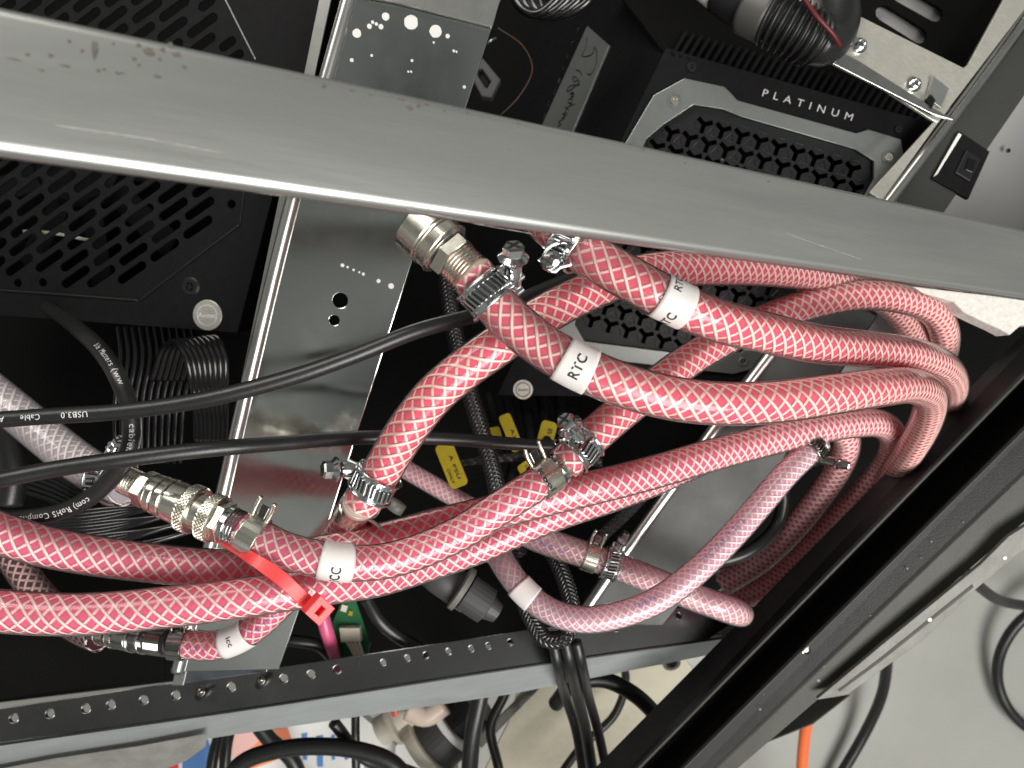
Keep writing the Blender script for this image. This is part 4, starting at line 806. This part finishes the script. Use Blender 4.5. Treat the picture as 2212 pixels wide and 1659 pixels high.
def knurl(C0, ax, L, r, n=36, h=.0007):
    ax = unit(ax); N = unit(np.cross(ax, [.2, .3, .93])); B = np.cross(ax, N); V = []; nu = n * 4; st = 2 * np.pi * r / nu; mv = max(8, int(L / st))
    tri = lambda x: abs((x / 4.) % 1 - .5) * 2
    for i in range(mv + 1):
        for j in range(nu):
            a = 2 * np.pi * j / nu; rr_ = r + h * (min(tri(i + j), tri(i - j)) - .5) * (1 if 1 < i < mv - 1 else 0) - (.0006 if i in (0, mv) else 0)
            V.append(C0 + ax * L * i / mv + rr_ * (math.cos(a) * N + math.sin(a) * B))
    F = [(i * nu + j, i * nu + (j + 1) % nu, (i + 1) * nu + (j + 1) % nu, (i + 1) * nu + j) for i in range(mv) for j in range(nu)]
    F += [tuple(range(nu))[::-1], tuple(mv * nu + j for j in range(nu))]
    return V, F
def thread_prof(L, r, n, h=.0009):
    p = [(0, r - h)]
    for k in range(n): p += [(L * (k + .5) / n, r), (L * (k + 1) / n, r - h)]
    return p
def coupling(name, label, p0, p1, segs, mat='nick', group='metal hose couplings'):
    A, B = P(*p0), P(*p1); ax = unit(B - A); L = np.linalg.norm(B - A); tot = sum(s[1] for s in segs)
    root = empty(name, (A + B) / 2, label, 'coupling', group); x = 0; d = (p0[2] + p1[2]) / 2
    for (ty, l, r0, r1, nm, mt) in segs:
        l_ = l / tot * L; c = A + ax * x; r0, r1 = m_px(r0, d), m_px(r1, d)
        if ty == 'k': V, F = knurl(c, ax, l_, r0)
        elif ty == 't': V, F = lathe(c, ax, thread_prof(l_, r0, max(4, int(l_ / .0013))), 40)
        elif ty == 'h': V, F = lathe(c, ax, [(0, r0 * .95), (l_ * .08, r0), (l_ * .92, r0), (l_, r0 * .95)], 6)
        else: e = min(l_ * .12, .0006); V, F = lathe(c, ax, [(0, r0 - e), (e, r0), (l_ - e, r1), (l_, r1 - e)], 48)
        o = mk(nm, V, F, M[mt or mat], root, smooth=ty == 's')
        if ty == 's':
            md = o.modifiers.new('split', 'EDGE_SPLIT'); md.split_angle = .5
        x += l_
    return root, A, ax, L
coupling('quick_coupling', 'nickel quick coupling with two knurled rings at the left', (262, 1034, .330), (534, 1150, .318), [
    ('t', 46, 31, 31, 'threaded_end', None), ('h', 22, 41, 41, 'hex_nut', None), ('s', 8, 40, 41, 'collar', None), ('s', 15, 43, 43, 'collar', None), ('s', 3, 38, 38, 'dark_groove', 'dnick'), ('s', 17, 44, 45, 'barrel', None),
    ('s', 2.5, 41, 41, 'dark_groove', 'dnick'), ('s', 34, 45, 46, 'barrel', None), ('k', 24, 52, 52, 'knurled_ring', None), ('s', 16, 40, 36, 'waist', None), ('s', 4, 30, 30, 'dark_groove', 'dnick'), ('k', 26, 51, 51, 'knurled_ring', None),
    ('h', 16, 46, 46, 'hex_nut', None), ('s', 12, 40, 40, 'collar', 'zinc'), ('t', 32, 39, 39, 'threaded_end', 'zinc')])
coupling('barrel_coupling', 'large smooth brass-toned coupling just below the crossbar', (900, 482, .292), (1030, 603, .286), [
    ('s', 50, 66, 66, 'barrel', None), ('s', 2, 62, 62, 'dark_groove', 'dnick'), ('s', 4, 65, 65, 'lip_ring', None), ('s', 22, 62, 61, 'barrel', None), ('s', 3, 64, 64, 'lip_ring', None), ('s', 6, 57, 56, 'collar', None), ('s', 2, 50, 50, 'dark_groove', 'dnick'),
    ('h', 26, 54, 54, 'hex_nut', None), ('t', 46, 46, 46, 'threaded_end', None), ('s', 12, 47, 47, 'sealing_ring', 'clear')])
coupling('small_coupling', 'dark chrome coupling with a knurled ring under the lower long hose', (196, 1366, .405), (372, 1390, .387), [
    ('s', 20, 15, 17, 'stem', None), ('k', 18, 24, 24, 'knurled_ring', None), ('s', 4, 20, 20, 'groove', 'ink'), ('k', 14, 26, 26, 'knurled_ring', None), ('s', 26, 27, 29, 'barrel', None), ('s', 4, 30, 30, 'lip_ring', 'zinc'), ('s', 16, 27, 27, 'barrel', None), ('s', 4, 30, 30, 'lip_ring', 'zinc'),
    ('s', 10, 24, 24, 'collar', None), ('t', 26, 29, 29, 'threaded_end', None), ('s', 10, 26, 26, 'collar', 'ink')], 'dnick')
coupling('barb_joiner', 'straight metal joiner between the marked clamp and the hose end above it', (1176, 1034, .345), (1226, 998, .350), [('s', 20, 30, 30, 'barb', None), ('s', 8, 37, 37, 'flange', 'zinc'), ('s', 3, 30, 30, 'groove', None), ('s', 8, 37, 37, 'flange', 'zinc'), ('s', 20, 30, 30, 'barb', None)], group=None)
coupling('barb_joiner', 'straight joiner under the left ridged clamp, leading to the prong clamp', (765, 1105, .345), (796, 1062, .330), [('s', 20, 30, 30, 'barb', None), ('s', 8, 38, 38, 'flange', 'clear'), ('s', 14, 37, 34, 'flange', 'clear'), ('s', 20, 30, 30, 'barb', None)], group=None)

# spring loop of the half hidden clamp
hk = empty('clip_loop', P(1195, 565, .285), 'shiny curled clamp end with a round rivet under the crossbar', 'clamp end')
loop_wire('curled_strip', [(1216, 523, .283), (1188, 533, .283), (1173, 555, .283), (1178, 580, .283), (1200, 588, .283), (1214, 574, .283), (1228, 577, .283), (1240, 562, .283)], .0007, 'zinc', hk)
hn = unit(CAM - P(1195, 563, .283)); mk('rivet', *lathe(P(1193, 562, .285), hn, [(0, .0034), (.003, .0034), (.003, .0028), (.0045, .0022), (.005, .0005)], 24), M['zinc'], hk, smooth=False)

# ================================================================ red zip tie
zt = empty('zip_tie', P(620, 1250, .30), 'bright red plastic zip tie strapped over the two long hoses', 'zip tie')
zp = Path([(462, 1160, .325), (500, 1180, .318), (545, 1206, .306), (600, 1243, .303), (650, 1288, .306), (680, 1316, .309), (700, 1330, .312)], step=.001)
va = CAM - zp.C; va /= np.linalg.norm(va, axis=1)[:, None]; So = np.cross(zp.T, va); So /= np.linalg.norm(So, axis=1)[:, None]; O = np.cross(So, zp.T)
wz = m_px(15, .305); wv = np.interp(zp.S, [0, zp.near(520, 1188), zp.near(580, 1228), zp.L], [wz * .5, wz * .75, wz, wz])[:, None]
V = np.stack([zp.C - So * wv, zp.C - So * wv * .9 + O * .0006, zp.C + So * wv * .9 + O * .0006, zp.C + So * wv, zp.C - O * .0004], 1).reshape(-1, 3); n = len(zp.C)
mk('strap', V, [(5 * i + j, 5 * i + (j + 1) % 5, 5 * i + 5 + (j + 1) % 5, 5 * i + 5 + j) for i in range(n - 1) for j in range(5)], M['red'], zt)
hd = P(690, 1318, .302); t_ = zp.T[-8]; o_ = O[-8]; s_ = So[-8]
V, F = shape([[(-.0042, -.0042), (.0042, -.0042), (.0042, .0042), (-.0042, .0042)], [(-.0022, -.0014), (.0022, -.0014), (.0022, .0016), (-.0022, .0016)]], .0052, .0003)
mk('lock_head', hd + V[:, :1] * s_ + V[:, 1:2] * t_ + V[:, 2:] * o_ + o_ * .001, F, M['red'], zt)
V, F = box(hd - o_ * .004, s_, t_, o_, .0021, .0014, .0012); mk('pawl', V, F, M['red'], zt)

# ================================================================ beyond the rail: floor clutter
def fcable(label, pts, r, mat='rubber', name='floor_cable', group='loose black cables below the rack'):
    return cable(name, label, pts, r, mat, group)
fcable('black cable curving down across the floor at the lower right', [(1920, 1350, .80), (1917, 1420, .85), (1905, 1500, .88), (1870, 1580, .90), (1800, 1700, .91)], .0062)
fcable('black cable loop cut by the right edge of the floor', [(2300, 1290, .88), (2212, 1335, .89), (2165, 1400, .90), (2155, 1470, .91), (2178, 1530, .91), (2230, 1580, .91), (2330, 1620, .91)], .0062)
fcable('short black cable leaving the grey lip at the far right', [(2080, 1230, .70), (2125, 1275, .74), (2170, 1300, .78), (2300, 1318, .84)], .0055)
fcable('orange cable at the bottom beside the black flap', [(1752, 1520, .78), (1738, 1590, .80), (1728, 1720, .82)], .0060, 'orange', 'orange_cable', None)
fcable('thick black cable arching over the aluminium panel', [(1200, 1520, .56), (1240, 1478, .54), (1300, 1468, .54), (1370, 1500, .54), (1430, 1560, .54), (1480, 1630, .54), (1510, 1720, .54)], .0058)
fcable('thick black cable dropping from the rail, left of the bundle', [(1048, 1440, .56), (1038, 1500, .56), (1022, 1580, .56), (1010, 1720, .57)], .0065)
for k, (a, b, dd) in enumerate([((1208, 1440), (1266, 1720), .02), ((1234, 1436), (1288, 1720), .0), ((1258, 1434), (1322, 1720), .012)]):
    q = fcable(ORD[k] + ' cable from the left in the bundle of three dropping over the bottom rail', [(a[0] - 14, 1385, .46), (a[0] - 4, a[1] - 10, .462), (a[0] + 12, 1500, .50 + dd), ((a[0] + b[0]) / 2 + 8 - k * 3, 1580, .52 + dd), (b[0], b[1], .54 + dd)], .0035 + .0004 * (k % 2), 'rubber', 'bundle_cable', 'bundle of cables over the rail')
    if k in (0, 2): text_tube(q, 'SPHIRE 300V LO13DHC' if k == 0 else 'XLE 300V', q.near(a[0] + 30, 1580), .0032, .0037, M['duct'], q.root, sgn=1, space=1.2)
fcable('black cable forming a low arch at the bottom edge', [(470, 1720, .55), (520, 1650, .55), (600, 1620, .55), (690, 1612, .55), (780, 1622, .55), (850, 1650, .55), (900, 1720, .55)], .0062)
fcable('black cable coming down left of the coloured packet', [(500, 1560, .58), (488, 1620, .58), (485, 1720, .58)], .0045)
fcable('black cable beside the coloured packet on its left', [(478, 1570, .60), (462, 1630, .60), (450, 1720, .60)], .0045)
fcable('thin grey-black cord hanging straight behind the white tiles', [(768, 1500, .60), (768, 1580, .60), (770, 1720, .60)], .0035)
fcable('black cable curving behind the orange patch', [(560, 1570, .62), (585, 1600, .62), (630, 1640, .62), (660, 1720, .62)], .0065)
fcable('thin black cable slanting under the rail beside the thick dropping cable', [(1120, 1420, .60), (1090, 1500, .60), (1060, 1570, .60), (1075, 1650, .60), (1090, 1720, .60)], .004)
fcable('black cable running slantwise across the aluminium panel to the frame rail', [(1290, 1400, .60), (1350, 1450, .62), (1330, 1540, .63), (1250, 1620, .63), (1180, 1720, .63)], .0035)
fcable('black cable crossing the bottom corner of the white box', [(720, 1560, .56), (790, 1640, .57), (880, 1665, .57), (1000, 1720, .57)], .0045)
fal = Frame((1130, 1500, .66), (1500, 1430, .66), (1130, 1659, .70))
ap = empty('aluminium_panel', fal.pt(1300, 1550), 'brushed aluminium panel below the rail with a small screw', 'panel')
plate('panel_sheet', fal, [(1150, 1380), (1440, 1370), (1508, 1462), (1500, 1500), (1290, 1720), (1020, 1720), (1100, 1560)], M['warmalu'], ap, th=.002, bevel=.0003)
plate('dark_edge_strip', fal, [(1170, 1455), (1195, 1450), (1040, 1610), (1025, 1595)], M['dnick'], ap, th=.002, z=.003)
mk('socket_screw', *lathe(fal.pt(1448, 1425, .001), fal.n, [(0, .008), (.004, .008), (.004, .005), (.001, .005), (.001, .0001)], 20), M['dnick'], ap)
for (u, v) in [(1199, 1503), (1206, 1515)]: mk('rivet', *lathe(fal.pt(u, v, .001), fal.n, [(0, .0018), (.002, .0018), (.003, .0005)], 14), M['zinc'], ap)
def fpl(name, label, cat, d, pts, mat, th=.004, tilt=.0, par=None):
    f = Frame((pts[0][0], pts[0][1], d), (pts[1][0], pts[1][1], d + tilt), (pts[2][0], pts[2][1], d)); return plate(name, f, pts, M[mat], par, th=th, bevel=.0004 if th > .001 else 0, label=label, cat=cat)
pk = empty('coloured_packet', P(560, 1620, .66), 'white packet with blue stripes and an orange patch, bottom left of centre', 'packet')
for nm, pts, mt, z in [('packet_sheet', [(360, 1560), (780, 1520), (790, 1740), (360, 1740)], 'bright', 0), ('blue_stripe', [(395, 1612), (450, 1598), (470, 1660), (440, 1760), (395, 1740)], 'bluep', .001), ('blue_stripe', [(652, 1585), (664, 1583), (664, 1640), (655, 1640)], 'bluep', .001),
                       ('blue_stripe', [(684, 1590), (698, 1588), (698, 1655), (686, 1655)], 'bluep', .001), ('blue_stripe', [(716, 1588), (724, 1588), (724, 1640), (717, 1640)], 'bluep', .001), ('blue_stripe', [(744, 1588), (752, 1588), (752, 1640), (745, 1640)], 'bluep', .001),
                       ('orange_patch', [(590, 1575), (622, 1572), (634, 1610), (600, 1640), (540, 1662), (500, 1662), (530, 1625), (560, 1600)], 'orangep', .001), ('pink_patch', [(500, 1585), (560, 1575), (590, 1580), (560, 1600), (530, 1625), (505, 1655)], 'pinkp', .0015), ('red_patch', [(300, 1660), (385, 1640), (390, 1760), (300, 1760)], 'redp', .001)]:
    f = Frame((455, 1590, .66), (700, 1560, .66), (455, 1740, .66)); plate(nm, f, pts, M[mt], pk, th=.0008, z=z)
fpl('white_box', 'white triangular box corner at the bottom below the rail', 'box', .68, [(772, 1540), (768, 1632), (870, 1622)], 'bright', .01)
fpl('white_block', 'small white block at the bottom edge beside the grey filter', 'block', .66, [(855, 1612), (885, 1590), (925, 1650), (900, 1720), (850, 1720)], 'bright', .01)
vf = empty('filter_cartridge', P(960, 1580, .62), 'cream ringed filter cartridge with grey body and black cap, bottom centre', 'filter')
vx = unit(P(1060, 1490, .62) - P(900, 1640, .62))
for nm, a, b, r, mt in [('cream_ring', 0, .010, .031, 'cream'), ('grey_body', .010, .030, .026, 'grey'), ('white_ring', .030, .036, .027, 'bright'), ('black_cap', .036, .060, .022, 'ridge')]:
    mk(nm, *lathe(P(918, 1620, .62) + vx * a, vx, [(0, r - .001), (.001, r), (b - a - .001, r), (b - a, r - .001)], 36), M[mt], vf)
tube('pink_band', Path([(800, 1525, .56), (860, 1515, .56), (920, 1500, .56), (970, 1478, .56), (1010, 1450, .56)]), .0045, bpy.data.materials['pink_tube_skin'], None, label='pink hose passing just under the bottom rail', cat='hose')
cj = empty('clear_fitting', P(850, 1580, .60), 'clear plastic fitting with a small red clip under the rail', 'fitting')
cx = unit(P(900, 1560, .60) - P(830, 1600, .60)); mk('fitting_body', *lathe(P(820, 1580, .62), cx, [(0, .012), (.012, .012), (.013, .018), (.017, .018), (.018, .012), (.034, .012)], 28), M['cream'], cj)
tube('red_clip', Path([(838, 1540, .59), (845, 1530, .59), (856, 1536, .59), (850, 1548, .59)]), .0012, M['red'], cj, nseg=8)
tube('clear_pipe', Path([(880, 1530, .60), (920, 1545, .60), (960, 1520, .60)]), .009, M['clear'], cj)
fpl('red_bracket', 'red plastic piece at the bottom edge beside the falling cables', 'bracket', .70, [(1088, 1640), (1130, 1628), (1128, 1650), (1100, 1720), (1070, 1720)], 'red', .006)
